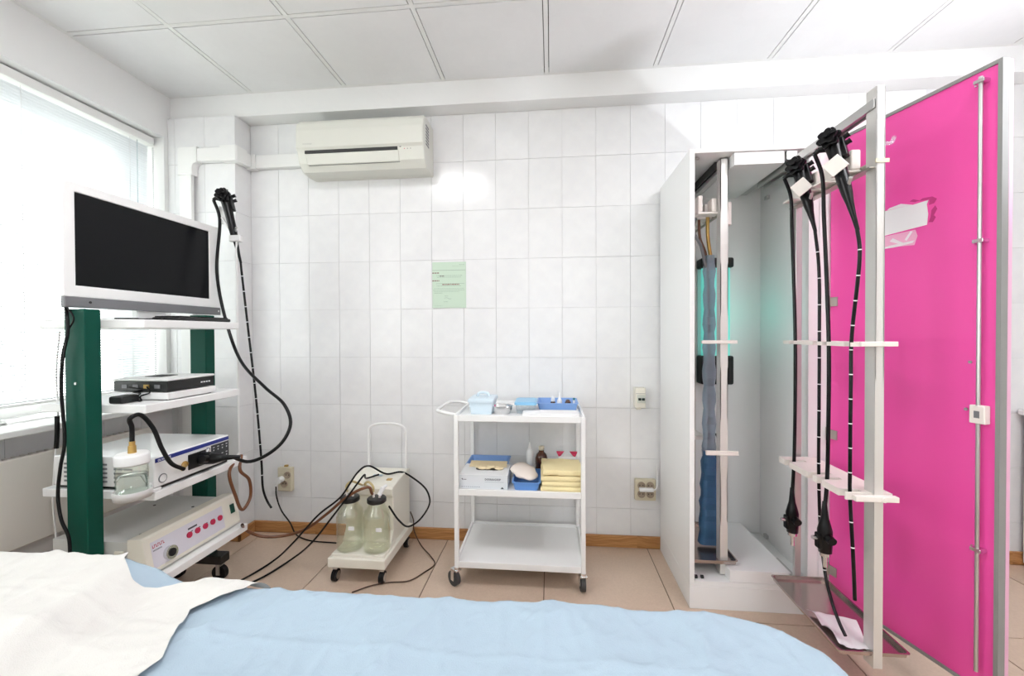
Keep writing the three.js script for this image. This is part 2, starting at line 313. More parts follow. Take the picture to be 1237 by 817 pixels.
// ================================================================ ON THE WALLS
{ // air conditioner
  const x0 = -1.485, x1 = -0.72, t = thing('air_conditioner', 'off-white split air conditioner mounted high on the tiled wall', 'air conditioner', [(x0 + x1) / 2, 2.245, 0.1]);
  const prof = [[0.004, 2.525], [0.13, 2.53], [0.17, 2.522], [0.192, 2.50], [0.2, 2.46], [0.2, 2.365], [0.188, 2.352], [0.168, 2.285], [0.135, 2.25], [0.06, 2.243], [0.004, 2.247]];
  const g = prism(prof, x1 - x0 - 0.016, 0.008); g.rotateY(-Math.PI / 2); g.translate(x1 - 0.008, 0, 0); // (z,y) profile along x
  g.computeVertexNormals(); g.scale(1, 1, 1);
  part(t, 'body', g, mats.acBody);
  part(t, 'air_slot', bx(x0 + 0.05, x1 - 0.155, 2.332, 2.354, 0.165, 0.1965), mats.darkSlot, 'dark air outlet slot');
  const lv = bx(x0 + 0.055, x1 - 0.15, -0.031, 0.031, -0.006, 0.006, 0.005); lv.rotateX(0.28); lv.translate(0, 2.302, 0.182);
  part(t, 'louver', lv, mats.acBody);
  const gap = bx(x0 + 0.06, x1 - 0.15, -0.003, 0.003, -0.002, 0.004); gap.translate(0, 2.274, 0.164); part(t, 'seam', gap, mats.greyPlastic);
  part(t, 'lower_seam', bx(x0 + 0.09, x0 + 0.24, 2.2425, 2.2465, 0.02, 0.12), mats.greyPlastic);
  for (let i = 0; i < 7; i++) part(t, 'side_vent', bx(x1 - 0.001, x1 + 0.0015, 2.37 + i * 0.018, 2.38 + i * 0.018, 0.10, 0.155), mats.greyPlastic);
  part(t, 'sensor_window', bar([x1 - 0.138, 2.352, 0.192], [x1 - 0.138, 2.352, 0.196], 0.007), mats.black);
  for (let i = 0; i < 3; i++) for (let j = 0; j < 2; j++) part(t, 'indicator', bar([x1 - 0.115 + i * 0.018, 2.355 - j * 0.018, 0.184], [x1 - 0.115 + i * 0.018, 2.355 - j * 0.018, 0.1955 - j * 0.003], 0.0028, 8), i ? mats.greyPlastic : mats.redPlastic);
  part(t, 'badge', bx(x0 + 0.045, x0 + 0.10, 2.378, 2.386, 0.198, 0.2095), M({ color: '#d0d0c8', roughness: 0.5 }));
}
{ // cable trunking
  const t = thing('cable_trunking', 'white plastic cable trunking bent around the corner pier', 'trunking', [-2.1, 0.9, 0.07]);
  part(t, 'wall_run', bx(-1.859, -1.487, 2.328, 2.408, 0.0, 0.04, 0.004), mats.pvc);
  part(t, 'inner_corner', bx(-1.923, -1.86, 2.322, 2.414, 0.0, 0.045, 0.006), mats.pvc);
  part(t, 'side_run', bx(-1.923, -1.883, 2.328, 2.408, 0.046, 0.089, 0.004), mats.pvc);
  part(t, 'outer_corner', prism([[-1.985, -0.134], [-1.923, -0.134], [-1.923, -0.09], [-1.878, -0.09], [-1.878, -0.172], [-1.886, -0.18], [-1.985, -0.18]], 0.092).rotateX(-Math.PI / 2).translate(0, 2.322, 0), mats.pvc);
  part(t, 'front_run', bx(-2.139, -1.986, 2.328, 2.408, 0.134, 0.174, 0.004), mats.pvc);
  const s = new THREE.Shape(); s.moveTo(-2.262, 2.25); s.lineTo(-2.262, 2.40); s.quadraticCurveTo(-2.262, 2.414, -2.248, 2.414); s.lineTo(-2.14, 2.414); s.lineTo(-2.14, 2.322); s.quadraticCurveTo(-2.172, 2.322, -2.172, 2.28); s.lineTo(-2.172, 2.25); s.closePath();
  const g = new THREE.ExtrudeGeometry(s, { depth: 0.042, bevelEnabled: true, bevelSize: 0.002, bevelThickness: 0.002, bevelSegments: 1 }); g.translate(0, 0, 0.134);
  part(t, 'elbow', g, mats.pvc);
  part(t, 'down_run', bx(-2.258, -2.178, 0.0705, 2.26, 0.151, 0.174, 0.003), mats.pvc);
}
{ // green notice
  const a = at('z', 0.004, 522, 317), b = at('z', 0.004, 563, 372), w = b[0] - a[0], h = a[1] - b[1];
  const map = board(w, h, (x, W, H) => {
    x.fillStyle = '#cbdecb'; x.fillRect(0, 0, W, H);
    const ln = (y, x0, x1, t, c) => { x.fillStyle = c; for (let p = x0; p < x1;) { const q = 0.02 + 0.05 * rnd(); x.fillRect(p * W, y * H, Math.min(q, x1 - p) * W, t * H); p += q + 0.012; } };
    ln(0.055, 0.80, 0.95, 0.008, '#9db5a0'); ln(0.085, 0.6, 0.95, 0.006, '#a8bfaa');
    x.fillStyle = '#8fa393'; x.fillRect(0, 0.175 * H, W * 0.98, 0.007 * H);
    ln(0.225, 0.0, 0.2, 0.022, '#8a6f68'); ln(0.29, 0.12, 0.9, 0.008, '#93ab98'); ln(0.295, 0.22, 0.36, 0.018, '#7d7a74'); ln(0.325, 0.14, 0.85, 0.008, '#93ab98');
    ln(0.395, 0.0, 0.22, 0.022, '#8a6f68'); ln(0.465, 0.12, 0.95, 0.008, '#93ab98'); ln(0.478, 0.3, 0.8, 0.022, '#96726a'); ln(0.515, 0.13, 0.85, 0.008, '#93ab98');
    ln(0.57, 0.05, 0.95, 0.006, '#93ab98'); ln(0.605, 0.03, 0.96, 0.007, '#8ba18f'); ln(0.64, 0.05, 0.8, 0.006, '#93ab98'); ln(0.67, 0.06, 0.3, 0.007, '#8ba18f');
    x.strokeStyle = '#7f9488'; x.lineWidth = W * 0.006; x.beginPath(); x.moveTo(0.36 * W, 0.79 * H); x.bezierCurveTo(0.45 * W, 0.74 * H, 0.5 * W, 0.84 * H, 0.56 * W, 0.79 * H); x.stroke();
    ln(0.735, 0.36, 0.47, 0.008, '#9ab19e'); ln(0.86, 0.34, 0.46, 0.008, '#9ab19e'); ln(0.95, 0.05, 0.3, 0.006, '#a5bca7');
  }, 384);
  const g = new THREE.BoxGeometry(w, h, 0.0012); g.translate((a[0] + b[0]) / 2, (a[1] + b[1]) / 2, 0.002);
  one('notice_sheet', 'pale green printed notice sheet stuck on the tiled wall', 'notice', g, M({ map, roughness: 0.8 }));
}
function socket(name, label, x0, x1, y0, y1, rowsN, extra) {
  const t = thing(name, label, 'socket', [(x0 + x1) / 2, y0, 0]);
  part(t, 'plate', bx(x0, x1, y0, y1, 0, 0.03, 0.006), mats.creamDark);
  const outs = []; const cx = (x0 + x1) / 2;
  for (const [u, v] of rowsN) {
    const r = 0.022, x = x0 + u * (x1 - x0), y = y0 + v * (y1 - y0);
    const o = part(t, 'outlet', lathe([[r, 0], [r, 0.006], [r * 0.82, 0.006], [r * 0.8, 0.0], [0, 0.0]].map((p) => p), 0, 0, 0, 20).rotateX(Math.PI / 2).translate(x, y, 0.0302), mats.tan);
    for (const s of [-1, 1]) part(o, 'pin_hole', bar([x + s * 0.009, y, 0.0305], [x + s * 0.009, y, 0.0325], 0.003, 8), mats.black);
  }
  if (extra) extra(t); return t;
}
socket('wall_socket', 'cream wall socket with white plug and black lead near the pump', -1.742, -1.646, 0.274, 0.425, [[0.5, 0.33], [0.72, 0.7]], (t) => {
  part(t, 'cover_clip', bx(-1.705, -1.683, 0.426, 0.437, 0.002, 0.018, 0.002), mats.brass);
});
{ // plug with lead
  const t = thing('plug_and_lead', 'white mains plug with black lead hanging from the wall socket', 'plug', [-1.71, 0.06, 0.06]);
  part(t, 'plug_body', merge([bar([-1.708, 0.355, 0.038], [-1.708, 0.355, 0.075], 0.02, 16), bar([-1.708, 0.355, 0.066], [-1.724, 0.322, 0.070], 0.011, 12, 0.007)]), mats.whiteGloss);
  part(t, 'lead', tube([[-1.724, 0.322, 0.07], [-1.722, 0.26, 0.07], [-1.69, 0.17, 0.07], [-1.63, 0.09, 0.07], [-1.59, 0.03, 0.08], [-1.5, 0.006, 0.1], [-1.3, 0.006, 0.12]], 0.0042, 60, 8), mats.rubber);
}
socket('wall_socket', 'cream multi-way wall socket beside the grey cabinet', 0.486, 0.606, 0.29, 0.415, [[0.3, 0.32], [0.72, 0.32], [0.3, 0.72], [0.72, 0.72]]);
{ const t = thing('adapter_plug', 'white flat plug with white lead in the multi-way socket', 'plug', [0.57, 0.35, 0.05]);
  part(t, 'plug_body', bx(0.505, 0.588, 0.352, 0.374, 0.037, 0.065, 0.008), mats.whiteGloss);
  part(t, 'lead', tube([[0.585, 0.362, 0.055], [0.603, 0.372, 0.05], [0.612, 0.42, 0.03], [0.613, 0.50, 0.02]], 0.004, 30, 8), mats.whiteGloss); }
{ const t = thing('breaker_box', 'small cream circuit breaker box on the tiled wall', 'breaker', [0.51, 0.835, 0.02]);
  part(t, 'housing', bx(0.482, 0.542, 0.838, 0.955, 0, 0.055, 0.004), mats.cream);
  part(t, 'breaker', bx(0.492, 0.540, 0.868, 0.915, 0.0551, 0.062, 0.002), M({ color: '#d9dcd0', roughness: 0.5 }));
  for (let i = 0; i < 2; i++) part(t, 'switch_lever', bx(0.498 + i * 0.02, 0.514 + i * 0.02, 0.884, 0.898, 0.0625, 0.072, 0.002), M({ color: '#1f2d2b', roughness: 0.4 }));
  part(t, 'label_strip', bx(0.487, 0.54, 0.921, 0.923, 0.0551, 0.0557), mats.greyPlastic);
  part(t, 'cable_gland', bx(0.495, 0.522, 0.824, 0.8378, 0.01, 0.03, 0.003), mats.cream);
}
// ================================================================ ENDOSCOPES
function vadd(a, b, k = 1) { return [a[0] + b[0] * k, a[1] + b[1] * k, a[2] + b[2] * k]; }
// head: centre of the wheel cluster; grip: end of the grip (boot tip); face: direction the wheels look
function endoscope(label, o, group) {
  const H = V(...o.head), G = V(...o.grip), dn = G.clone().sub(H).normalize(), L = H.distanceTo(G), face = V(...o.face), side = dn.clone().cross(face).normalize(); face.copy(side.clone().cross(dn)).normalize();
  const base = [o.head[0], o.base ?? 0.3, o.head[2]];
  const t = thing('endoscope', label, 'endoscope', base, group);
  const R = new THREE.Matrix4().makeBasis(side.clone().negate(), dn.clone().negate(), face).setPosition(H);      // local: y up the grip, z out of the wheel face
  const put = (g) => g.applyMatrix4(R);
  // grip and head in one shaped body
  const prof = [[0, -L], [0.0058, -L], [0.0075, -L * 0.86], [0.0115, -L * 0.7], [0.016, -L * 0.6], [0.0195, -L * 0.45], [0.0205, -L * 0.25], [0.024, -0.03], [0.027, 0.0], [0.027, 0.028], [0.02, 0.04], [0, 0.042]];
  const body = part(t, 'control_body', put(merge([lathe(prof, 0, 0, 0, 18), bx(-0.022, 0.026, -0.032, 0.03, -0.026, 0.012, 0.008), bx(0.012, 0.034, -0.075, 0.005, -0.014, 0.014, 0.006)])), mats.blackGloss);
  const star = (r, n, th) => { const s = new THREE.Shape(); for (let i = 0; i <= 60; i++) { const a = i / 60 * Math.PI * 2, q = r * (0.86 + 0.14 * Math.cos(n * a)); i ? s.lineTo(q * Math.cos(a), q * Math.sin(a)) : s.moveTo(q, 0); } return new THREE.ExtrudeGeometry(s, { depth: th, bevelEnabled: true, bevelSize: 0.002, bevelThickness: 0.002, bevelSegments: 2 }); };
  part(t, 'angle_wheel', put(star(0.036, 6, 0.009).translate(0, 0.006, 0.029)), mats.blackGloss);
  part(t, 'angle_wheel', put(star(0.028, 5, 0.009).translate(0, 0.006, 0.043)), mats.blackGloss);
  part(t, 'brake_lever', put(merge([bar([0, 0.006, 0.05], [0, 0.006, 0.066], 0.011, 16), bx(-0.006, 0.03, 0.0, 0.012, 0.055, 0.061, 0.002)])), mats.blackGloss);
  for (let i = 0; i < 2; i++) part(t, 'valve', put(merge([bar([0.024, 0.004 - i * 0.026, -0.004], [0.044, 0.008 - i * 0.026, -0.004], 0.0085, 14), bar([0.044, 0.008 - i * 0.026, -0.004], [0.049, 0.009 - i * 0.026, -0.004], 0.0095, 14)])), mats.blackGloss);
  for (let i = 0; i < 3; i++) part(t, 'remote_button', put(bar([-0.012 + i * 0.013, 0.038, 0.002], [-0.014 + i * 0.015, 0.052 - 0.004 * i, 0.002], 0.007, 12)), mats.blackGloss);
  part(t, 'cord_boot', put(merge([bar([-0.018, 0.0, -0.01], [-0.046, 0.012, -0.012], 0.014, 14, 0.010), bar([-0.046, 0.012, -0.012], [-0.062, 0.004, -0.012], 0.010, 12, 0.0075)])), mats.blackGloss);
  part(t, 'biopsy_port', put(bar([0.012, -L * 0.52, 0.008], [0.026, -L * 0.49, 0.026], 0.006, 12)), mats.steel);
  const ip = [vadd(o.grip, [dn.x, dn.y, dn.z], -0.01), ...o.ins], ins = part(t, 'insertion_tube', tube(ip, 0.0056, 120, 10), mats.blackGloss);
  const curve = new THREE.CatmullRomCurve3(P(ip), false, 'centripetal');
  for (let i = 0; i < (o.marks ?? 0); i++) { const u = 0.06 + 0.80 * i / (o.marks - 1), c = curve.getPointAt(u), d = curve.getTangentAt(u); const a = c.clone().addScaledVector(d, -0.0018), b = c.clone().addScaledVector(d, 0.0018); part(ins, 'depth_mark', bar(a.toArray(), b.toArray(), 0.00605, 12), mats.white); }
  const c0 = V(-0.06, 0.004, -0.012).applyMatrix4(R).toArray();
  part(t, 'universal_cord', tube([c0, ...o.cord], o.cordR ?? 0.0068, 120, 10), mats.blackGloss);
  if (o.conn) {
    const A = V(...o.cord[o.cord.length - 1]), D = V(...o.conn).normalize(), Q = new THREE.Quaternion().setFromUnitVectors(V(0, -1, 0), D), pl = (g) => g.applyQuaternion(Q).translate(...A.toArray());
    const c = part(t, 'light_guide_connector', pl(merge([lathe([[0.0, -0.155], [0.021, -0.155], [0.023, -0.12], [0.024, -0.075], [0.018, -0.05], [0.0125, -0.03], [0.0095, 0.0], [0.007, 0.03], [0, 0.03]], 0, 0, 0, 20), bar([0, -0.09, 0], [0, -0.10, 0.042], 0.015, 14), bx(-0.03, 0.012, -0.14, -0.085, -0.014, 0.014, 0.005)])), mats.blackGloss);
    part(c, 'metal_collar', pl(merge([bar([0, -0.155, 0], [0, -0.168, 0], 0.017, 16), bar([0, -0.168, 0], [0, -0.21, 0], 0.0075, 12)])), mats.chrome);
    part(c, 'side_nozzle', pl(bar([-0.02, -0.105, 0], [-0.046, -0.1, 0.004], 0.009, 12, 0.007)), mats.chrome);
  }
  return t;
}
// ================================================================ ENDOSCOPY TOWER
{
  const t = thing('equipment_cart', 'white-shelved equipment cart with two dark green square posts', 'cart', [-1.8, 0, 0.79]);
  part(t, 'post', bx(-1.848, -1.76, 0.09, 1.374, 1.042, 1.10, 0.004), mats.green, 'dark green square post');
  part(t, 'post', bx(-1.848, -1.76, 0.09, 1.374, 0.49, 0.548, 0.004), mats.green, 'dark green square post');
  for (const [y, xf] of [[1.335, -1.575], [1.0, -1.575], [0.66, -1.54], [0.315, -1.54]]) part(t, 'shelf', bx(-2.035, xf, y - 0.034, y, 0.549, 1.041, 0.004), mats.shelf);
  for (const z of [0.519, 1.071]) {
    part(t, 'foot_beam', bx(-1.99, -1.69, 0.09, 0.135, z - 0.03, z + 0.03, 0.005), mats.black);
    for (const x of [-1.96, -1.72]) { const c = part(t, 'castor', merge([bar([x, 0.038, z - 0.012], [x, 0.038, z + 0.012], 0.038, 20)]), mats.rubber); part(c, 'castor_fork', merge([bx(x - 0.012, x + 0.012, 0.074, 0.09, z - 0.018, z + 0.018), bx(x - 0.01, x + 0.01, 0.03, 0.076, z + 0.014, z + 0.018), bx(x - 0.01, x + 0.01, 0.03, 0.076, z - 0.018, z - 0.014)]), mats.steel); }
  }
  part(t, 'screw', bar([-1.80, 1.09, 1.1], [-1.80, 1.09, 1.1035], 0.005, 10), mats.steel);
  const p0 = at('z', 0.46, 285, 300);
  part(t, 'scope_pole', merge([bar([p0[0], 0.62, 0.455], [p0[0], 1.80, 0.455], 0.006, 10), bar([-1.60, 0.64, 0.56], [p0[0], 0.64, 0.455], 0.006, 10)]), mats.pvc);
  part(t, 'scope_hook', merge([bx(p0[0] - 0.035, p0[0] + 0.03, 1.765, 1.80, 0.44, 0.47, 0.006), bx(-1.79, -1.71, 1.87, 1.965, 0.428, 0.436, 0.003), bar([p0[0] - 0.01, 1.79, 0.45], [-1.755, 1.90, 0.44], 0.006)]), mats.whiteGloss, 'white plastic scope holder');
}
{ // monitor
  const t = thing('monitor', 'large white-framed flat monitor with dark screen and grey lower bar', 'monitor', [-1.83, 1.335, 0.76]);
  const z0 = 0.405, z1 = 1.135, y0 = 1.38, y1 = 1.855, xf = -1.80;
  part(t, 'casing', bx(-1.85, xf - 0.012, y0 + 0.03, y1 - 0.04, z0 + 0.05, z1 - 0.06, 0.012), mats.white);
  part(t, 'bezel', merge([bx(xf - 0.013, xf, 1.82, y1, z0, z1, 0.003), bx(xf - 0.016, xf, 1.42, 1.464, z0, z1, 0.003), bx(xf - 0.016, xf, 1.46, 1.824, z0, 0.472, 0.003), bx(xf - 0.016, xf, 1.46, 1.824, 1.095, z1, 0.003)]), mats.white);
  part(t, 'screen', bx(xf - 0.012, xf - 0.006, 1.462, 1.822, 0.470, 1.097), mats.screen, 'switched-off black screen');
  part(t, 'speaker_bar', bx(xf - 0.016, xf + 0.004, y0, 1.42, z0, z1, 0.004), mats.greyPlastic, 'grey lower bar');
  part(t, 'sensor', bar([xf + 0.004, 1.402, 1.05], [xf + 0.0055, 1.402, 1.05], 0.005, 12), mats.black);
  part(t, 'power_mark', bx(xf + 0.0038, xf + 0.0052, 1.397, 1.405, 0.418, 0.425), mats.white);
  part(t, 'stand_neck', bx(-1.852, -1.822, 1.345, 1.42, 0.70, 0.84, 0.006), mats.white);
  part(t, 'stand_base', bx(-1.93, -1.75, 1.3355, 1.347, 0.62, 0.92, 0.005), mats.white);
}
{ // keyboard on the top shelf
  const t = thing('keyboard', 'slim black keyboard lying under the monitor', 'keyboard', [-1.66, 1.3355, 0.72]);
  part(t, 'base', bx(-1.735, -1.60, 1.3355, 1.352, 0.572, 0.86, 0.006), mats.black);
  const keys = []; for (let i = 0; i < 5; i++) for (let j = 0; j < 14; j++) keys.push(bx(-1.728 + i * 0.0245, -1.708 + i * 0.0245, 1.352, 1.357, 0.58 + j * 0.0196, 0.596 + j * 0.0196));
  const k = part(t, 'keys', merge(keys), mats.rubber);
  k.userData.kind = 'stuff';
  part(t, 'lead', tube([[-1.68, 1.343, 0.86], [-1.66, 1.343, 0.90], [-1.70, 1.341, 0.93], [-1.69, 1.341, 0.97], [-1.75, 1.341, 1.0]], 0.0028, 40, 6), mats.rubber);
}
{ // recorder on the second shelf
  const t = thing('video_recorder', 'flat white box with black front on the cart second shelf', 'recorder', [-1.72, 1.0, 0.81]);
  part(t, 'lower_case', bx(-1.845, -1.585, 1.004, 1.033, 0.685, 0.935, 0.004), mats.white);
  part(t, 'upper_case', bx(-1.84, -1.592, 1.037, 1.080, 0.69, 0.93, 0.003), mats.black);
  part(t, 'lid', bx(-1.842, -1.590, 1.0805, 1.090, 0.688, 0.932, 0.004), mats.white);
  for (let i = 0; i < 4; i++) part(t, 'front_mark', bx(-1.5922, -1.5905, 1.055, 1.061, 0.715 + i * 0.014, 0.724 + i * 0.014), mats.white);
  for (let i = 0; i < 4; i++) part(t, 'port', bx(-1.80 + i * 0.05, -1.775 + i * 0.05, 1.05, 1.066, 0.9295, 0.9325), i === 2 ? mats.brass : mats.greyPlastic);
  part(t, 'top_card', bx(-1.78, -1.70, 1.0902, 1.0925, 0.77, 0.85), mats.darkSlot);
  for (const [x, z] of [[-1.82, 0.7], [-1.61, 0.7], [-1.82, 0.91], [-1.61, 0.91]]) part(t, 'rubber_foot', bar([x, 1.0, z], [x, 1.005, z], 0.008, 10), mats.rubber);
}
{ const t = thing('power_adapter', 'black power adapter with tangled leads beside the recorder', 'adapter', [-1.84, 1.0, 0.99]);
  part(t, 'brick', bx(-1.75, -1.69, 1.0005, 1.03, 0.955, 1.03, 0.008), mats.black);
  part(t, 'lead', tube([[-1.72, 1.015, 0.956], [-1.70, 1.03, 0.945], [-1.74, 1.035, 0.938], [-1.70, 1.045, 0.9365], [-1.76, 1.055, 0.936]], 0.003, 40, 6), mats.rubber);
  part(t, 'lead', tube([[-1.69, 1.01, 0.99], [-1.67, 1.005, 0.97], [-1.69, 1.02, 0.955], [-1.66, 1.035, 0.943], [-1.68, 1.058, 0.936]], 0.003, 40, 6), mats.rubber); }
{ // video processor
  const x1 = -1.548, t = thing('video_processor', 'white endoscopy video processor with blue stripe and black socket', 'processor', [-1.76, 0.66, 0.85]);
  part(t, 'case', bx(-1.99, x1, 0.672, 0.792, 0.655, 1.036, 0.006), mats.whiteGloss);
  part(t, 'base', bx(-1.98, x1 - 0.004, 0.664, 0.672, 0.665, 1.03), mats.black);
  for (const [x, z] of [[-1.96, 0.69], [-1.58, 0.69], [-1.96, 1.0], [-1.58, 1.0]]) part(t, 'rubber_foot', bar([x, 0.66, z], [x, 0.665, z], 0.012, 12), mats.rubber);
  // front details, the front looks along +x
  const stripe = board(0.37, 0.016, (c, W, H) => { c.fillStyle = '#1d2c86'; c.fillRect(0, 0, W, H); c.fillStyle = '#ffffff'; c.font = `bold ${H * 0.78}px sans-serif`; c.textBaseline = 'middle'; c.fillText('OLYMPUS', W * 0.03, H * 0.54, W * 0.24); }, 1024);
  const sg = new THREE.PlaneGeometry(0.372, 0.016); sg.rotateY(Math.PI / 2); sg.translate(x1 + 0.0012, 0.779, 0.846);
  part(t, 'brand_stripe', sg, M({ map: stripe, roughness: 0.35 }), 'dark blue stripe with white lettering');
  part(t, 'socket_plate', bx(x1, x1 + 0.006, 0.694, 0.760, 0.775, 0.885, 0.003), mats.black);
  const keyPanel = board(0.10, 0.08, (c, W, H) => { c.fillStyle = '#2a2d31'; c.fillRect(0, 0, W, H); c.fillStyle = '#cfd2d4'; for (let i = 0; i < 4; i++) for (let j = 0; j < 2; j++) { c.fillRect(W * (0.1 + i * 0.24), H * (0.12 + j * 0.45), W * 0.1, H * 0.05); c.beginPath(); c.arc(W * (0.15 + i * 0.24), H * (0.3 + j * 0.45), W * 0.035, 0, 7); c.fill(); } }, 256);
  const kg = new THREE.PlaneGeometry(0.104, 0.084); kg.rotateY(Math.PI / 2); kg.translate(x1 + 0.0012, 0.725, 0.712);
  part(t, 'key_panel', kg, M({ map: keyPanel, roughness: 0.4 }));
  const ring = new THREE.TorusGeometry(0.0165, 0.002, 8, 32); ring.rotateY(Math.PI / 2); ring.translate(x1 + 0.001, 0.702, 1.0);
  const pb = part(t, 'power_button', bar([x1 - 0.002, 0.702, 1.0], [x1 + 0.003, 0.702, 1.0], 0.0145, 24), mats.white); part(pb, 'ring', ring, mats.greyPlastic);
  for (let i = 0; i < 5; i++) for (let j = 0; j < 3; j++) part(t, 'vent_slot', bx(-1.94 + j * 0.11, -1.86 + j * 0.11, 0.69 + i * 0.017, 0.697 + i * 0.017, 1.0355, 1.0375), mats.greyPlastic);
}
{ // water bottle on the shelf edge
  const x = -1.556, z = 1.112, t = thing('water_bottle', 'clear water bottle with white cap in a white holder beside the processor', 'bottle', [x, 0.66, z]);
  part(t, 'holder', merge([lathe([[0, 0], [0.056, 0], [0.058, 0.03], [0.054, 0.03], [0.052, 0.005], [0, 0.005]], x, 0.668, z, 30), bx(x - 0.014, x + 0.014, 0.669, 0.70, 1.045, 1.062, 0.003), bx(x - 0.014, x + 0.014, 0.6605, 0.6715, 1.01, 1.06, 0.002)]), mats.white);
  part(t, 'vessel', lathe([[0, 0.002], [0.048, 0.002], [0.049, 0.09], [0.046, 0.112], [0.043, 0.12], [0.041, 0.12], [0.045, 0.108], [0.047, 0.09], [0.046, 0.006], [0, 0.006]], x, 0.675, z, 30), mats.glass);
  part(t, 'water', lathe([[0, 0], [0.0455, 0], [0.0462, 0.072], [0, 0.072]], x, 0.682, z, 30), MP({ color: '#eef3f6', roughness: 0.02, transmission: 1, thickness: 0.05, ior: 1.33 }));
  part(t, 'cap', lathe([[0, 0], [0.05, 0], [0.052, 0.006], [0.052, 0.034], [0.046, 0.042], [0, 0.042]], x, 0.793, z, 30), mats.white);
  part(t, 'nozzle', merge([bar([x, 0.834, z], [x, 0.862, z], 0.013, 16, 0.012), bar([x, 0.862, z], [x, 0.878, z], 0.0095, 14)]), mats.brass);
  part(t, 'air_tube', tube([[x, 0.872, z], [x, 0.93, z], at('x', -1.545, 157, 506), at('x', -1.54, 168, 501), at('x', -1.53, 184, 516), at('x', -1.515, 196, 543), at('x', -1.505, 207, 560), at('x', -1.51, 222, 567)], 0.0078, 90, 12), mats.rubber);
  const q = at('x', -1.51, 221, 567); part(t, 'tube_fitting', merge([bar(q, [-1.535, q[1] + 0.006, q[2] - 0.035], 0.0085, 12), bar([-1.535, q[1] + 0.006, q[2] - 0.035], [-1.543, q[1] + 0.008, q[2] - 0.046], 0.0115, 12)]), mats.brass);
}
{ // pump unit on the lowest shelf
  const x1 = -1.60, t = thing('light_source_unit', 'cream control unit with red buttons and round chrome socket on lowest shelf', 'control unit', [-1.8, 0.315, 0.8]);
  part(t, 'case', bx(-2.0, x1 - 0.05, 0.323, 0.455, 0.575, 1.035, 0.003), mats.cabinetGrey);
  const fp = [[x1 - 0.06, 0.323], [x1 + 0.02, 0.325], [x1 + 0.024, 0.335], [x1, 0.462], [x1 - 0.008, 0.468], [x1 - 0.06, 0.463]];
  part(t, 'front_bezel', prism(fp, 0.478, 0.003).translate(0, 0, 0.561), mats.cream);
  const tilt = Math.atan2(0.024, 0.127), onF = (y, off) => x1 + 0.024 - (y - 0.335) * 0.024 / 0.127 + 0.003 + off;
  const face = board(0.36, 0.1, (c, W, H) => {
    c.fillStyle = '#dfdde6'; c.fillRect(0, 0, W, H); c.fillStyle = '#b3243c'; c.font = `bold ${H * 0.15}px sans-serif`;
    for (let i = 0; i < 7; i++) { c.fillRect(W * (0.02 + i * 0.021), H * 0.13, W * 0.006, H * 0.12); c.fillRect(W * (0.02 + i * 0.021), H * (i % 2 ? 0.13 : 0.22), W * 0.016, H * 0.03); }
    c.fillStyle = '#6d6d78'; for (let i = 0; i < 9; i++) c.fillRect(W * (0.02 + i * 0.012), H * 0.32, W * 0.008, H * 0.05);
    c.fillStyle = '#4a4a52'; c.fillRect(W * 0.47, H * 0.2, W * 0.13, H * 0.07);
    for (let i = 0; i < 4; i++) c.fillRect(W * (0.50 + i * 0.11), H * 0.36, W * 0.03, H * 0.035);
  }, 768);
  const fg = new THREE.PlaneGeometry(0.36, 0.105); fg.rotateY(Math.PI / 2); fg.rotateZ(tilt); fg.translate(onF(0.393, 0.001), 0.393, 0.835);
  part(t, 'face_plate', fg, M({ map: face, roughness: 0.5 }));
  const disc = (y, z, r, h, off = 0) => bar([onF(y, off - 0.002), y, z], [onF(y, off + h), y + h * 0.19, z], r, 22);
  for (let i = 0; i < 5; i++) part(t, 'push_button', disc(0.396, 0.845 - i * 0.042, 0.0125, 0.006), mats.redPlastic, 'round red push button');
  const k = part(t, 'light_socket', disc(0.372, 0.945, 0.027, 0.016), mats.chrome, 'round chrome socket'); part(k, 'socket_bore', disc(0.375, 0.945, 0.016, 0.003, 0.0165), mats.black);
  part(t, 'rocker_switch', bx(-0.004, 0.004, -0.022, 0.022, -0.012, 0.012, 0.002).rotateZ(tilt).translate(onF(0.408, 0.001), 0.408, 0.596), M({ color: '#0e4a3c', roughness: 0.35 }), 'dark green rocker switch');
  part(t, 'side_latch', bx(-1.72, -1.68, 0.39, 0.42, 1.035, 1.043, 0.003), mats.cream);
  for (const [x, z] of [[-1.9, 0.7], [-1.7, 0.7], [-1.68, 0.97], [-1.9, 0.97]]) part(t, 'case_screw', bar([x, 0.455, z], [x, 0.4565, z], 0.006, 10), mats.darkSlot);
  for (const [x, z] of [[-1.97, 0.61], [-1.64, 0.61], [-1.97, 1.0], [-1.64, 1.0]]) part(t, 'rubber_foot', bar([x, 0.315, z], [x, 0.324, z], 0.012, 12), mats.rubber);
}
endoscope('black flexible endoscope hanging on the equipment cart and plugged into the processor', {
  head: [-1.725, 2.0, 0.45], grip: at('z', 0.45, 291, 318), face: [0.35, 0.1, 1], base: 0.35,
  ins: path([['z', 0.45, 300, 400], ['z', 0.45, 307, 460], ['z', 0.45, 312, 510], ['z', 0.45, 316, 560], ['z', 0.45, 318, 592], ['z', 0.45, 323, 606], ['z', 0.45, 328, 614]]), marks: 14,
  cord: [...path([['z', 0.44, 265, 262], ['z', 0.45, 262, 330], ['z', 0.48, 275, 395], ['z', 0.52, 292, 438], ['z', 0.57, 320, 468], ['z', 0.62, 344, 490], ['z', 0.65, 351, 512], ['z', 0.68, 342, 533], ['z', 0.71, 322, 550], ['z', 0.73, 300, 558]]), [-1.42, 0.726, 0.79]], cordR: 0.0078, conn: [-0.92, -0.02, 0.25],
});
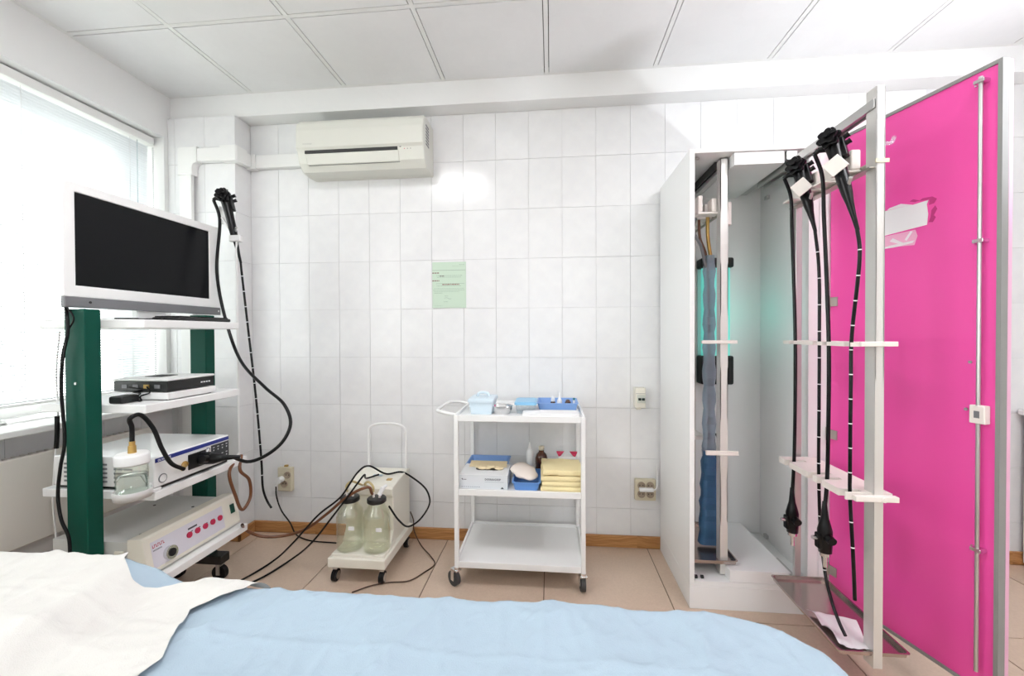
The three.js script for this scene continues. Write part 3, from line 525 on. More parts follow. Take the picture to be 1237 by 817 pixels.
// ---- leads of the cart
one('power_lead', 'black power lead hanging from monitor down the green post', 'lead', tube([[-1.84, 1.40, 1.10], ...path([['z', 1.12, 82, 400], ['z', 1.12, 76, 430], ['z', 1.12, 74, 470], ['z', 1.12, 78, 535], ['z', 1.12, 73, 565], ['z', 1.12, 70, 600], ['z', 1.12, 74, 628], ['z', 1.12, 83, 650]]), [-1.80, 0.40, 1.13], [-1.82, 0.14, 1.12]], 0.0055, 120, 8), mats.rubber);
one('thin_lead', 'thin black lead crossing the green post under the monitor', 'lead', tube([[-1.83, 1.385, 1.105], ...path([['z', 1.112, 89, 385], ['z', 1.11, 82, 400], ['z', 1.125, 80, 412]]), ...path([['z', 1.13, 76, 440]])], 0.003, 60, 6), mats.rubber);
one('white_lead', 'thin white lead hanging behind the cart shelves', 'lead', tube(path([['x', -2.04, 72, 400], ['x', -2.045, 68, 450], ['x', -2.05, 70, 500], ['x', -2.06, 66, 560], ['x', -2.06, 64, 610], ['x', -2.05, 68, 650]]), 0.003, 60, 6), mats.whiteGloss);
one('hook_strap', 'short black strap dangling behind the cart', 'strap', tube(path([['x', -2.05, 69, 503], ['x', -2.05, 69, 522], ['x', -2.05, 68, 542]]), 0.008, 20, 8), mats.rubber);
// ---- brown tubes
one('brown_hose', 'glossy brown hose looping below the processor shelf', 'hose', tube([[-1.56, 0.655, 0.60], ...path([['x', -1.525, 277, 572], ['x', -1.52, 284, 598], ['x', -1.52, 293, 616], ['x', -1.515, 302, 602], ['x', -1.52, 301, 580], ['x', -1.53, 290, 568]]), [-1.55, 0.67, 0.575]], 0.0075, 90, 10), mats.brownHose);
// rounded-rectangle loft: profile rows [halfW, halfD, y]; used for trays, boxes and lids
function loft(cx, cz, prof, r, cap = true, n = 5) {
  const ring = (hw, hd) => { const q = Math.min(r, hw * 0.98, hd * 0.98), o = []; for (const [sx, sz, a0] of [[1, 1, 0], [-1, 1, Math.PI / 2], [-1, -1, Math.PI], [1, -1, Math.PI * 1.5]]) for (let i = 0; i <= n; i++) { const a = a0 + i / n * Math.PI / 2; o.push([cx + sx * (hw - q) + q * Math.cos(a), cz + sz * (hd - q) + q * Math.sin(a)]); } return o; };
  const pos = [], idx = [], K = 4 * (n + 1);
  prof.forEach(([hw, hd, y]) => ring(hw, hd).forEach(([x, z]) => pos.push(x, y, z)));
  for (let j = 0; j + 1 < prof.length; j++) for (let i = 0; i < K; i++) { const a = j * K + i, b = j * K + (i + 1) % K; idx.push(a, a + K, b, b, a + K, b + K); }
  if (cap) for (const [j, f] of [[0, 0], [prof.length - 1, 1]]) { const c = pos.length / 3; pos.push(cx, prof[j][2], cz); for (let i = 0; i < K; i++) { const a = j * K + i, b = j * K + (i + 1) % K; f ? idx.push(a, c, b) : idx.push(a, b, c); } }
  let g = new THREE.BufferGeometry(); g.setAttribute('position', new THREE.Float32BufferAttribute(pos, 3)); g.setIndex(idx); g = g.toNonIndexed(); g.computeVertexNormals();
  g.setAttribute('uv', new THREE.Float32BufferAttribute(new Float32Array(g.attributes.position.count * 2), 2)); return boxUV(g);
}
const trayGeo = (x0, x1, z0, z1, y0, h, fl = 0.012, t = 0.003) => { const w = (x1 - x0) / 2, d = (z1 - z0) / 2; return loft((x0 + x1) / 2, (z0 + z1) / 2, [[w - fl, d - fl, y0], [w, d, y0 + h], [w + 0.004, d + 0.004, y0 + h], [w + 0.004, d + 0.004, y0 + h + t], [w - t, d - t, y0 + h + t], [w - fl - t, d - fl - t, y0 + t]], 0.012); };
// ================================================================ SUCTION PUMP
{
  const t = thing('suction_pump', 'cream wheeled medical suction pump with two glass collection jars', 'suction pump', [-0.99, 0, 0.29]);
  part(t, 'base_tray', merge([bx(-1.142, -0.838, 0.083, 0.132, 0.08, 0.508, 0.006), bx(-1.13, -0.85, 0.13, 0.146, 0.33, 0.49, 0.004)]), mats.cream);
  const sp = [[-0.075, 0.13], [-0.075, 0.452], [-0.1, 0.458], [-0.33, 0.437], [-0.338, 0.428], [-0.338, 0.40], [-0.325, 0.385], [-0.325, 0.2], [-0.36, 0.155], [-0.36, 0.13]];
  part(t, 'body', prism(sp, 0.262, 0.006).rotateY(Math.PI / 2).translate(-1.128, 0, 0), mats.cream);
  const tg = bx(-1.03, -0.975, -0.001, 0.0015, -0.03, 0.03).rotateX(-0.0).translate(0, 0.4545, 0.18);
  part(t, 'label_plate', tg, M({ color: '#a9bcc8', roughness: 0.5 }));
  part(t, 'power_key', bx(-0.93, -0.90, 0.446, 0.4535, 0.235, 0.262, 0.002), mats.brass, 'small amber key');
  for (const x of [-0.915, -0.895]) part(t, 'indicator', bar([x, 0.447, 0.19], [x, 0.4535, 0.19], 0.005, 10), mats.black);
  part(t, 'handle', tube([[-1.105, 0.45, 0.095], [-1.105, 0.66, 0.095], [-1.10, 0.705, 0.095], [-1.06, 0.728, 0.095], [-0.92, 0.728, 0.095], [-0.88, 0.705, 0.095], [-0.875, 0.66, 0.095], [-0.875, 0.45, 0.095]], 0.0075, 90, 10), mats.white);
  for (const [x, z] of [[-1.115, 0.475], [-0.865, 0.475], [-1.115, 0.115], [-0.865, 0.115]]) { const c = part(t, 'castor', bar([x - 0.011, 0.03, z], [x + 0.011, 0.03, z], 0.03, 20), mats.rubber); part(c, 'hub', merge([bar([x + 0.0112, 0.03, z], [x + 0.015, 0.03, z], 0.02, 16), bar([x - 0.015, 0.03, z], [x - 0.0112, 0.03, z], 0.02, 16), bx(x - 0.012, x + 0.012, 0.061, 0.083, z - 0.012, z + 0.012, 0.003)]), mats.chrome); }
  [[-1.063, 0.418], [-0.915, 0.422]].forEach(([x, z], i) => {
    const j = part(t, 'jar', lathe([[0, 0], [0.062, 0], [0.068, 0.006], [0.069, 0.17], [0.064, 0.2], [0.045, 0.225], [0.042, 0.245], [0.039, 0.245], [0.042, 0.222], [0.061, 0.197], [0.066, 0.17], [0.065, 0.008], [0, 0.005]], x, 0.147, z, 36), mats.jarGlass);
    const l = part(t, 'jar_lid', lathe([[0, 0], [0.044, 0], [0.049, 0.004], [0.049, 0.02], [0.045, 0.025], [0, 0.025]], x, 0.392, z, 28), mats.black, 'black screw lid');
    for (const s of [-1, 1]) part(l, 'spigot', bar([x + s * 0.016, 0.416, z], [x + s * 0.018, 0.445, z], 0.006, 10), mats.nylon);
    part(j, 'jar_label', bx(x + 0.02, x + 0.052, 0.265, 0.285, z + 0.0605, z + 0.064, 0.002).rotateZ(0).translate(0, 0, 0), mats.white, 'white clip on the jar');
  });
  part(t, 'link_hose', tube([[-1.079, 0.44, 0.418], [-1.08, 0.475, 0.418], [-1.055, 0.492, 0.41], [-1.03, 0.475, 0.39], [-1.03, 0.45, 0.345]], 0.006, 50, 10), mats.latexHose);
  part(t, 'link_hose', tube([[-0.933, 0.44, 0.422], [-0.935, 0.472, 0.42], [-0.965, 0.492, 0.41], [-0.99, 0.475, 0.40], [-0.985, 0.445, 0.36]], 0.006, 50, 10), mats.latexHose);
  part(t, 'float_valve', merge([bar([-0.90, 0.43, 0.422], [-0.885, 0.465, 0.41], 0.012, 12), bar([-0.885, 0.465, 0.41], [-0.868, 0.475, 0.40], 0.007, 10)]), mats.white);
}
one('suction_hose', 'brown suction hose running from the cart to the pump jar', 'hose', tube([[-1.53, 0.33, 0.60], ...path([['z', 0.55, 296, 640]]), ...path([['z', 0.5, 315, 648], ['z', 0.45, 340, 648], ['z', 0.45, 368, 640], ['z', 0.46, 395, 621], ['z', 0.47, 415, 604], ['z', 0.47, 432, 593], ['z', 0.45, 446, 589]]), [-0.935, 0.45, 0.44], [-0.935, 0.437, 0.43]], 0.0075, 120, 10), mats.brownHose);
one('black_lead', 'black lead rising from the floor over the top of the pump', 'lead', tube([...path([['y', 0.006, 290, 702], ['y', 0.006, 308, 692], ['y', 0.02, 330, 678], ['z', 0.47, 355, 655], ['z', 0.47, 385, 622], ['z', 0.46, 412, 600], ['z', 0.40, 432, 571], ['z', 0.30, 445, 563]]), [-0.95, 0.464, 0.2], [-0.88, 0.464, 0.16], ...path([['z', 0.12, 498, 577], ['z', 0.12, 515, 592], ['z', 0.12, 519, 608], ['z', 0.15, 508, 627], ['z', 0.22, 495, 636], ['z', 0.36, 482, 629], ['z', 0.45, 470, 612]])], 0.005, 200, 8), mats.rubber, 'black leads by the pump');
one('black_lead', 'black lead rising from the floor to the pump jars', 'lead', tube([...path([['y', 0.006, 300, 706], ['y', 0.006, 322, 695], ['y', 0.02, 352, 676], ['z', 0.49, 380, 652], ['z', 0.49, 402, 624], ['z', 0.485, 418, 603], ['z', 0.45, 432, 584], ['z', 0.38, 440, 574]]), [-1.03, 0.468, 0.29], [-0.99, 0.466, 0.22]], 0.005, 120, 8), mats.rubber);
one('pump_power_cord', 'thin dark power cord curling over the floor beside the pump', 'cord', tube([[-0.85, 0.2, 0.09], [-0.838, 0.14, 0.07], ...path([['z', 0.1, 500, 640], ['z', 0.14, 508, 658], ['y', 0.005, 520, 672], ['y', 0.005, 525, 682], ['y', 0.005, 512, 692], ['y', 0.005, 494, 702], ['y', 0.005, 470, 704], ['y', 0.005, 448, 708], ['y', 0.005, 425, 716]])], 0.0035, 120, 8), M({ color: '#4a3426', roughness: 0.5 }));
// ================================================================ TROLLEY
{
  const t = thing('instrument_trolley', 'white three-tier metal instrument trolley on castors', 'trolley', [-0.16, 0, 0.25]);
  const X0 = -0.487, X1 = 0.163, Z0 = 0.032, Z1 = 0.485, s = 0.022;
  for (const [x, z] of [[X0, Z0], [X1 - s, Z0], [X0, Z1 - s], [X1 - s, Z1 - s]]) part(t, 'leg', bx(x, x + s, 0.1, 0.866, z, z + s, 0.004), mats.white);
  for (const [y, f] of [[0.866, 0], [0.495, 0], [0.132, 0]]) {
    part(t, 'shelf', bx(X0 + 0.012, X1 - 0.012, y - 0.02, y - 0.008, Z0 + 0.012, Z1 - 0.012), mats.white);
    part(t, 'shelf_rim', merge([bx(X0 + s, X1 - s, y - 0.03, y + 0.006, Z0 + 0.002, Z0 + 0.014, 0.003), bx(X0 + s, X1 - s, y - 0.03, y + 0.002, Z1 - 0.014, Z1 - 0.002, 0.003), bx(X0 + 0.002, X0 + 0.014, y - 0.03, y + 0.006, Z0 + s, Z1 - s, 0.003), bx(X1 - 0.014, X1 - 0.002, y - 0.03, y + 0.006, Z0 + s, Z1 - s, 0.003)]), mats.white);
  }
  part(t, 'handle', tube([[X0 + 0.006, 0.855, Z0 + 0.05], [X0 - 0.06, 0.868, Z0 + 0.05], [X0 - 0.105, 0.872, Z0 + 0.08], [X0 - 0.112, 0.872, Z0 + 0.13], [X0 - 0.112, 0.872, Z1 - 0.14], [X0 - 0.105, 0.872, Z1 - 0.09], [X0 - 0.06, 0.868, Z1 - 0.06], [X0 + 0.006, 0.855, Z1 - 0.06]], 0.009, 100, 10), mats.white);
  for (const [x, z, a] of [[X0 + 0.011, Z1 - 0.011, 0.9], [X1 - 0.011, Z1 - 0.011, 0.15], [X0 + 0.011, Z0 + 0.011, -0.6], [X1 - 0.011, Z0 + 0.011, 0.7]]) {
    const R = (g) => g.rotateY(a).translate(x, 0, z);
    const c = part(t, 'castor', R(bar([-0.011, 0.038, -0.022], [0.011, 0.038, -0.022], 0.038, 24)), mats.greyRubber);
    part(c, 'fork', R(merge([bx(-0.017, -0.013, 0.03, 0.086, -0.030, -0.008, 0.001), bx(0.013, 0.017, 0.03, 0.086, -0.030, -0.008, 0.001), bx(-0.017, 0.017, 0.082, 0.09, -0.034, 0.016, 0.002), bar([0, 0.09, 0], [0, 0.102, 0], 0.014, 14)])), mats.chrome);
    part(c, 'hub', R(bar([-0.0125, 0.038, -0.022], [0.0125, 0.038, -0.022], 0.014, 16)), mats.greyPlastic);
  }
}
const TY = 0.8585, MY = 0.4875;        // shelf surfaces
{ const a = at('y', TY, 566, 503), b = at('y', TY, 592, 503), cx = (a[0] + b[0]) / 2, hw = (b[0] - a[0]) / 2, cz = 0.33;
  const t = thing('lidded_box', 'pale blue plastic box with handled lid on the trolley top', 'box', [cx, TY, cz]);
  part(t, 'tub', loft(cx, cz, [[hw, 0.075, TY], [hw + 0.010, 0.085, TY + 0.062]], 0.01), mats.paleBlue);
  const l = part(t, 'lid', loft(cx, cz, [[hw + 0.014, 0.089, TY + 0.062], [hw + 0.014, 0.089, TY + 0.076], [hw + 0.008, 0.083, TY + 0.080], [0.03, 0.05, TY + 0.082]], 0.012), mats.paleBlue);
  part(l, 'lid_handle', tube([[cx - 0.032, TY + 0.079, cz], [cx - 0.024, TY + 0.098, cz], [cx + 0.024, TY + 0.098, cz], [cx + 0.032, TY + 0.079, cz]], 0.007, 30, 10), mats.paleBlue); }
{ const c = at('y', TY, 605, 500), t = thing('steel_bowl', 'shiny steel kidney bowl on the trolley top', 'bowl', [c[0], TY, 0.36]), w = 0.058, d = 0.045, cx = c[0], cz = 0.36;
  part(t, 'bowl', loft(cx, cz, [[w * 0.8, d * 0.75, TY], [w * 0.97, d * 0.95, TY + 0.02], [w, d, TY + 0.038], [w + 0.004, d + 0.004, TY + 0.039], [w + 0.003, d + 0.003, TY + 0.041], [w - 0.003, d - 0.003, TY + 0.038], [w * 0.75, d * 0.7, TY + 0.003]], 0.05, true, 8), mats.chrome); }
{ const a = at('y', TY, 622, 501), b = at('y', TY, 647, 501), cx = (a[0] + b[0]) / 2, hw = (b[0] - a[0]) / 2, cz = 0.30;
  const t = thing('food_container', 'clear plastic container with sky blue lid on the trolley top', 'container', [cx, TY, cz]);
  part(t, 'tub', loft(cx, cz, [[hw - 0.006, 0.07, TY], [hw, 0.078, TY + 0.045]], 0.014), mats.clearPlastic);
  part(t, 'lid', loft(cx, cz, [[hw + 0.005, 0.083, TY + 0.045], [hw + 0.005, 0.083, TY + 0.057], [hw - 0.004, 0.073, TY + 0.061]], 0.016), mats.skyLid, 'sky blue snap lid'); }
{ const a = at('y', TY, 649, 499), b = at('y', TY, 698, 498);
  const t = thing('blue_tray', 'blue plastic tray holding small bottles on the trolley top', 'tray', [(a[0] + b[0]) / 2, TY, 0.24]);
  part(t, 'tray', trayGeo(a[0], b[0], 0.14, 0.325, TY, 0.045), mats.blueTray);
  const y = TY + 0.004;
  const spray = at('z', 0.25, 676, 490)[0], b1 = at('z', 0.24, 668, 490)[0], b2 = at('z', 0.24, 686, 490)[0], b3 = at('z', 0.23, 692, 490)[0];
  const s = thing('dropper_bottle', 'tall white dropper bottle standing in the blue tray', 'bottle', [spray, y, 0.25]);
  part(s, 'flask', lathe([[0, 0], [0.013, 0], [0.0135, 0.045], [0.008, 0.058], [0, 0.058]], spray, y, 0.25, 20), mats.white); part(s, 'nozzle', lathe([[0.007, 0], [0.0055, 0.015], [0.0025, 0.042], [0, 0.043]], spray, y + 0.056, 0.25, 16), mats.white);
  const q = thing('small_bottle', 'small bottle with white top and dark base in the blue tray', 'bottle', [b1, y, 0.24]);
  part(q, 'flask', lathe([[0, 0], [0.013, 0], [0.0135, 0.035], [0.009, 0.042], [0, 0.042]], b1, y, 0.24, 20), mats.bottleBrown); part(q, 'cap', lathe([[0, 0], [0.011, 0], [0.01, 0.026], [0, 0.027]], b1, y + 0.04, 0.24, 18), mats.white);
  const r = thing('small_bottle', 'squat dark brown bottle in the blue tray', 'bottle', [b2, y, 0.24]);
  part(r, 'flask', lathe([[0, 0], [0.016, 0], [0.0165, 0.036], [0.009, 0.05], [0, 0.051]], b2, y, 0.24, 20), mats.bottleBrown);
  const v = thing('small_vial', 'small white vial with blue-green cap in the blue tray', 'vial', [b3 + 0.007, y, 0.215]);
  part(v, 'vial_body', lathe([[0, 0], [0.0065, 0], [0.0065, 0.044], [0, 0.044]], b3 + 0.007, y, 0.215, 16), mats.white); part(v, 'cap', lathe([[0, 0], [0.006, 0], [0.006, 0.012], [0, 0.012]], b3 + 0.007, y + 0.0442, 0.215, 16), M({ color: '#2f7f8c', roughness: 0.4 })); }
{ // folded white towel
  const a = at('y', TY, 636, 511), g = new THREE.PlaneGeometry(1, 1, 30, 16), L = [];
  const slab = loft(-0.006, 0.40, [[0.138, 0.057, TY], [0.143, 0.06, TY + 0.006], [0.14, 0.058, TY + 0.016], [0.10, 0.04, TY + 0.019]], 0.02);
  one('folded_towel', 'folded white cloth lying on the trolley top', 'cloth', slab, mats.towel); }
// ---- middle shelf
{ const t = thing('blue_tray', 'empty blue plastic tray at the back of the trolley middle shelf', 'tray', [-0.365, MY, 0.16]);
  part(t, 'tray', trayGeo(-0.475, -0.245, 0.06, 0.25, MY, 0.055), mats.blueTray); }
{ const x0 = -0.468, x1 = -0.222, z0 = 0.265, z1 = 0.448, y1 = MY + 0.072, t = thing('glove_box', 'printed cardboard glove box with pale gloves showing on the trolley middle shelf', 'box', [-0.345, MY, 0.35]);
  const front = board(0.246, 0.072, (c, W, H) => { c.fillStyle = '#dfe3e6'; c.fillRect(0, 0, W, H); c.fillStyle = '#3b4048'; c.font = `bold ${H * 0.2}px sans-serif`; c.fillText('DERMAGRIP', W * 0.53, H * 0.37, W * 0.43); c.fillRect(W * 0.04, H * 0.27, W * 0.03, H * 0.03); c.fillRect(W * 0.055, H * 0.25, W * 0.012, H * 0.11); c.fillRect(W * 0.075, H * 0.31, W * 0.07, H * 0.035); c.fillStyle = '#9aa1a8'; c.fillRect(W * 0.53, H * 0.47, W * 0.4, H * 0.02); for (let i = 0; i < 9; i++) c.fillRect(W * (0.04 + i * 0.045), H * 0.84, W * 0.03, H * 0.04); c.fillStyle = '#3b4048'; c.beginPath(); c.moveTo(W * 0.9, H * 0.82); c.lineTo(W * 0.93, H * 0.97); c.lineTo(W * 0.86, H * 0.97); c.fill(); });
  part(t, 'carton', bx(x0, x1, MY, y1, z0, z1, 0.002), mats.card);
  part(t, 'front_print', new THREE.PlaneGeometry(0.243, 0.069).translate((x0 + x1) / 2, (MY + y1) / 2, z1 + 0.0006), M({ map: front, roughness: 0.7 }), 'printed carton front');
  part(t, 'opening', loft(-0.335, 0.35, [[0.065, 0.025, y1 + 0.0002], [0.065, 0.025, y1 + 0.0012]], 0.025), mats.black);
  const gl = []; for (let i = 0; i < 6; i++) gl.push(sphere(-0.385 + i * 0.022, y1 + 0.004 + 0.004 * (i % 2), 0.345 + 0.01 * ((i * 3) % 4 - 1.5), 0.024, 1, 0.35, 0.7));
  part(t, 'gloves', merge(gl), mats.latex, 'pale latex gloves in the opening');
  part(t, 'tear_flap', bx(-0.1, 0.1, 0, 0.002, -0.03, 0.03).rotateX(0.25).translate(-0.34, y1 + 0.009, 0.30), mats.latex); }
{ const t = thing('blue_tray', 'small blue tray with a folded pale cloth on it on the middle shelf', 'tray', [-0.125, MY, 0.35]);
  part(t, 'tray', trayGeo(-0.196, -0.06, 0.24, 0.455, MY, 0.04, 0.010), mats.blueTrayDeep);
  const g = new THREE.SphereGeometry(1, 24, 14); const p = g.attributes.position; for (let i = 0; i < p.count; i++) { const w = 1 + 0.08 * Math.sin(p.getX(i) * 7 + p.getZ(i) * 5); p.setXYZ(i, p.getX(i) * 0.072 * w, p.getY(i) * 0.022, p.getZ(i) * 0.085 * w); } g.rotateZ(-0.28); g.rotateX(0.12); g.translate(-0.145, MY + 0.066, 0.35); g.computeVertexNormals();
  one('folded_gauze', 'crumpled pale pink gauze pad lying in the small blue tray', 'gauze', g, mats.glove); }
{ const x = at('z', 0.18, 640, 560)[0], t = thing('squeeze_bottle', 'tall white squeeze bottle on the trolley middle shelf', 'bottle', [x, MY, 0.18]);
  part(t, 'flask', lathe([[0, 0], [0.019, 0], [0.02, 0.005], [0.02, 0.115], [0.012, 0.135], [0, 0.135]], x, MY, 0.18, 24), mats.white); part(t, 'nozzle', lathe([[0.010, 0], [0.008, 0.012], [0.003, 0.04], [0, 0.041]], x, MY + 0.133, 0.18, 16), mats.white); }
{ const x = at('z', 0.17, 654, 560)[0], t = thing('medicine_bottle', 'round-shouldered dark brown medicine bottle on the middle shelf', 'bottle', [x, MY, 0.17]);
  part(t, 'flask', lathe([[0, 0], [0.033, 0], [0.035, 0.005], [0.035, 0.085], [0.028, 0.105], [0.015, 0.118], [0.014, 0.13], [0, 0.13]], x, MY, 0.17, 28), mats.bottleBrown); part(t, 'cap', lathe([[0, 0], [0.016, 0], [0.016, 0.02], [0, 0.021]], x, MY + 0.128, 0.17, 20), mats.creamDark); }
for (let i = 0; i < 4; i++) { // yellow folded cloths
  const y = MY + i * 0.026, sh = [0.0, 0.004, -0.004, 0.002][i], top = i === 3;
  const g = new THREE.BoxGeometry(0.2, 0.024, 0.20, 20, 3, 16), p = g.attributes.position;
  for (let k = 0; k < p.count; k++) { const X = p.getX(k), Z = p.getZ(k); let Y = p.getY(k); Y += 0.003 * (vnoise(X * 30 + 9 + i * 5, Z * 30 + 9, 512) - 0.5) * (top ? 2 : 0.5); p.setXYZ(k, X + (Math.abs(Y) < 0.006 && Math.abs(X) > 0.095 ? Math.sign(X) * 0.003 : 0), Y, Z + (Math.abs(Y) < 0.006 && Z > 0.095 ? 0.003 : 0)); }
  g.computeVertexNormals(); g.rotateY(0.03 * (i - 1)); if (top) g.rotateZ(-0.03);
  g.translate(0.05 + sh, y + 0.0125 + (top ? 0.003 : 0), 0.352); boxUV(g);
  one('yellow_cloth', ['yellow folded cloth at the bottom of the pile on the middle shelf', 'second yellow folded cloth from the bottom of the pile', 'third yellow folded cloth from the bottom of the pile', 'topmost yellow folded cloth of the pile on the middle shelf'][i], 'cloth', g, mats.yellowCloth, 'yellow folded cloths on the middle shelf');
}
{ const t = thing('ribbon_clip', 'pink and white ribbon bundle behind the yellow cloths', 'ribbon', [0.09, MY, 0.15]);
  for (const s of [-1, 1]) part(t, 'loop', new THREE.ConeGeometry(0.02, 0.04, 10).rotateZ(s * 1.1).translate(0.085 + s * 0.032, MY + 0.108, 0.15), mats.redPlastic);
  part(t, 'pack', bx(0.035, 0.135, MY, MY + 0.092, 0.125, 0.175, 0.006), mats.white); }
// ================================================================ ENDOSCOPE CABINET
{
  const X0 = 0.632, X1 = 1.245, ZF2 = 0.54, H = 2.113, t = thing('drying_cabinet', 'tall light grey endoscope cabinet with its pink door standing open', 'cabinet', [0.94, 0, 0.27]);
  part(t, 'plinth', bx(X0, X1, 0, 0.107, 0.018, ZF2, 0.002), mats.cabinet);
  part(t, 'side_panel', bx(X0, X0 + 0.022, 0.108, H, 0.018, ZF2, 0.002), mats.cabinet);
  part(t, 'side_panel', bx(1.19, X1, 0.108, H, 0.018, ZF2 - 0.001, 0.002), mats.cabinet);
  part(t, 'side_liner', bx(1.181, 1.1895, 0.13, H - 0.022, 0.033, 0.504), mats.cabinet);
  part(t, 'front_stile', bx(1.145, 1.189, 0.128, H - 0.025, 0.505, ZF2 - 0.002, 0.002), mats.cabinet);
  part(t, 'back_panel', bx(X0 + 0.0225, 1.1895, 0.13, H - 0.022, 0.018, 0.032), mats.cabinet);
  part(t, 'top_panel', bx(X0 + 0.0225, 1.1895, H - 0.02, H, 0.018, ZF2, 0.002), mats.cabinet);
  part(t, 'inner_ceiling', bx(0.83, 1.05, H - 0.075, H - 0.0215, 0.033, 0.50), mats.cabinet);
  part(t, 'header', bx(0.83, 1.045, H - 0.078, H - 0.021, 0.505, 0.532, 0.002), mats.cabinet);
  part(t, 'bottom_panel', bx(X0 + 0.0225, 1.1895, 0.108, 0.128, 0.018, ZF2 - 0.002), mats.cabinet);
  part(t, 'platform', bx(0.812, 1.078, 0.129, 0.182, 0.033, ZF2 - 0.006, 0.002), mats.cabinet);
  part(t, 'floor_rail', bx(1.085, 1.105, 0.129, 0.15, 0.04, 0.53), mats.steelDull);
  part(t, 'ceiling_rail', bx(1.056, 1.10, H - 0.062, H - 0.021, 0.04, 0.53), mats.steel);
  part(t, 'ceiling_rail', bx(0.782, 0.826, H - 0.062, H - 0.021, 0.04, 0.43), mats.darkSlot);
  for (const [y] of [[0.14], [2.0]]) part(t, 'wall_bracket', bx(1.168, 1.188, y, y + 0.02, 0.1, 0.13), mats.steel);
  for (const x of [0.665, 0.68]) part(t, 'ceiling_screw', bar([x, H - 0.024, 0.5], [x, H - 0.034, 0.5], 0.006, 10), mats.steel);
  for (const x of [0.662, 0.69]) part(t, 'roller', bar([x, 0.136, 0.515], [x + 0.012, 0.136, 0.515], 0.008, 12), mats.black);
  // door, hinged on the right front edge; local u along the door, w out of the pink face
  const u = V(0.146, 0, 0.557).normalize(), D = new THREE.Matrix4().makeBasis(u, V(0, 1, 0), V(-u.z, 0, u.x)).setPosition(1.228, 0, 0.547), dd = (g) => g.applyMatrix4(D);
  const W = 0.576, y0 = 0.118, y1 = 2.11;
  const door = part(t, 'door', dd(bx(0.004, W - 0.012, y0 + 0.012, y1 - 0.012, -0.022, 0)), mats.pink, 'bright pink inner face of the open door');
  part(door, 'outer_panel', dd(bx(0, W, y0, y1, -0.04, -0.0225, 0.004)), mats.pinkPale);
  part(door, 'edge_frame', dd(merge([bx(W - 0.0115, W, y0, y1, -0.022, 0.004), bx(0, W - 0.012, y1 - 0.0115, y1, -0.022, 0.004), bx(0, W - 0.012, y0, y0 + 0.0115, -0.022, 0.004)])), mats.sealGrey, 'grey metal edge strip');
  part(door, 'lock_rod', dd(merge([bar([0.532, 0.19, 0.018], [0.532, 0.985, 0.018], 0.0055, 12), bar([0.532, 1.035, 0.018], [0.532, 2.075, 0.018], 0.0055, 12)])), mats.steel);
  part(door, 'lock_case', dd(bx(0.512, 0.552, 0.982, 1.04, 0.0005, 0.024, 0.003)), mats.nylon, 'square white lock case');
  part(door, 'lock_hole', dd(bx(0.525, 0.539, 1.0, 1.022, 0.0242, 0.0248)), mats.greyPlastic);
  for (const y of [2.06, 1.56, 0.58]) part(door, 'rod_guide', dd(merge([bx(0.518, 0.546, y - 0.006, y + 0.006, 0.0005, 0.028, 0.002), bx(0.508, 0.52, y - 0.004, y + 0.004, 0.0005, 0.006)])), mats.chrome);
  for (const y of [1.407, 0.823, 0.22, 1.95]) part(door, 'hinge', dd(merge([bar([0.0, y - 0.028, 0.008], [0.0, y + 0.028, 0.008], 0.007, 12), bx(0.0, 0.04, y - 0.02, y + 0.02, 0.0005, 0.006, 0.001)])), mats.steelDull);
  for (const [a, y] of [[0.50, 1.175], [0.49, 1.02]]) part(door, 'screw_head', dd(bar([a, y, 0.0], [a, y, 0.003], 0.005, 10)), mats.steel);
  // torn label stuck on the door
  const lab = [[0.165, 1.648], [0.20, 1.645], [0.375, 1.652], [0.378, 1.69], [0.374, 1.725], [0.379, 1.738], [0.33, 1.736], [0.22, 1.742], [0.162, 1.742], [0.160, 1.70]];
  part(door, 'paper_label', dd(prism(lab, 0.0008).translate(0, 0, 0.0008)), M({ color: '#f4f1f3', roughness: 0.7 }), 'torn white paper label');
  const scrap = M({ color: '#f7b3d3', roughness: 0.6 }), scrapWhite = M({ color: '#f6eaf0', roughness: 0.6 }), glue = M({ color: '#c8327f', roughness: 0.5 });
  part(door, 'tape_remnant', dd(prism([[0.168, 1.606], [0.19, 1.594], [0.25, 1.597], [0.335, 1.589], [0.345, 1.62], [0.338, 1.644], [0.175, 1.643]], 0.0004).translate(0, 0, 0.0005)), scrap, 'torn pinkish tape remnant');
  for (const q of [[[0.20, 1.597], [0.27, 1.594], [0.33, 1.598], [0.336, 1.606], [0.25, 1.604]], [[0.25, 1.62], [0.262, 1.63], [0.30, 1.604], [0.288, 1.601]], [[0.31, 1.61], [0.33, 1.64], [0.322, 1.642], [0.303, 1.615]], [[0.17, 1.61], [0.178, 1.64], [0.171, 1.641]], [[0.33, 1.736], [0.29, 1.752], [0.25, 1.748], [0.24, 1.742]], [[0.22, 1.742], [0.19, 1.753], [0.175, 1.75], [0.17, 1.743]]]) part(door, 'tape_scrap', dd(prism(q, 0.0004).translate(0, 0, 0.0011)), scrapWhite);
  for (const q of [[[0.379, 1.66], [0.392, 1.657], [0.401, 1.672], [0.395, 1.68], [0.405, 1.70], [0.399, 1.713], [0.388, 1.70], [0.385, 1.675]], [[0.38, 1.72], [0.396, 1.722], [0.404, 1.735], [0.39, 1.747], [0.36, 1.75], [0.35, 1.744], [0.381, 1.738]], [[0.352, 1.745], [0.33, 1.756], [0.318, 1.752], [0.335, 1.744]]]) part(door, 'glue_mark', dd(prism(q, 0.0003).translate(0, 0, 0.0003)), glue);
}
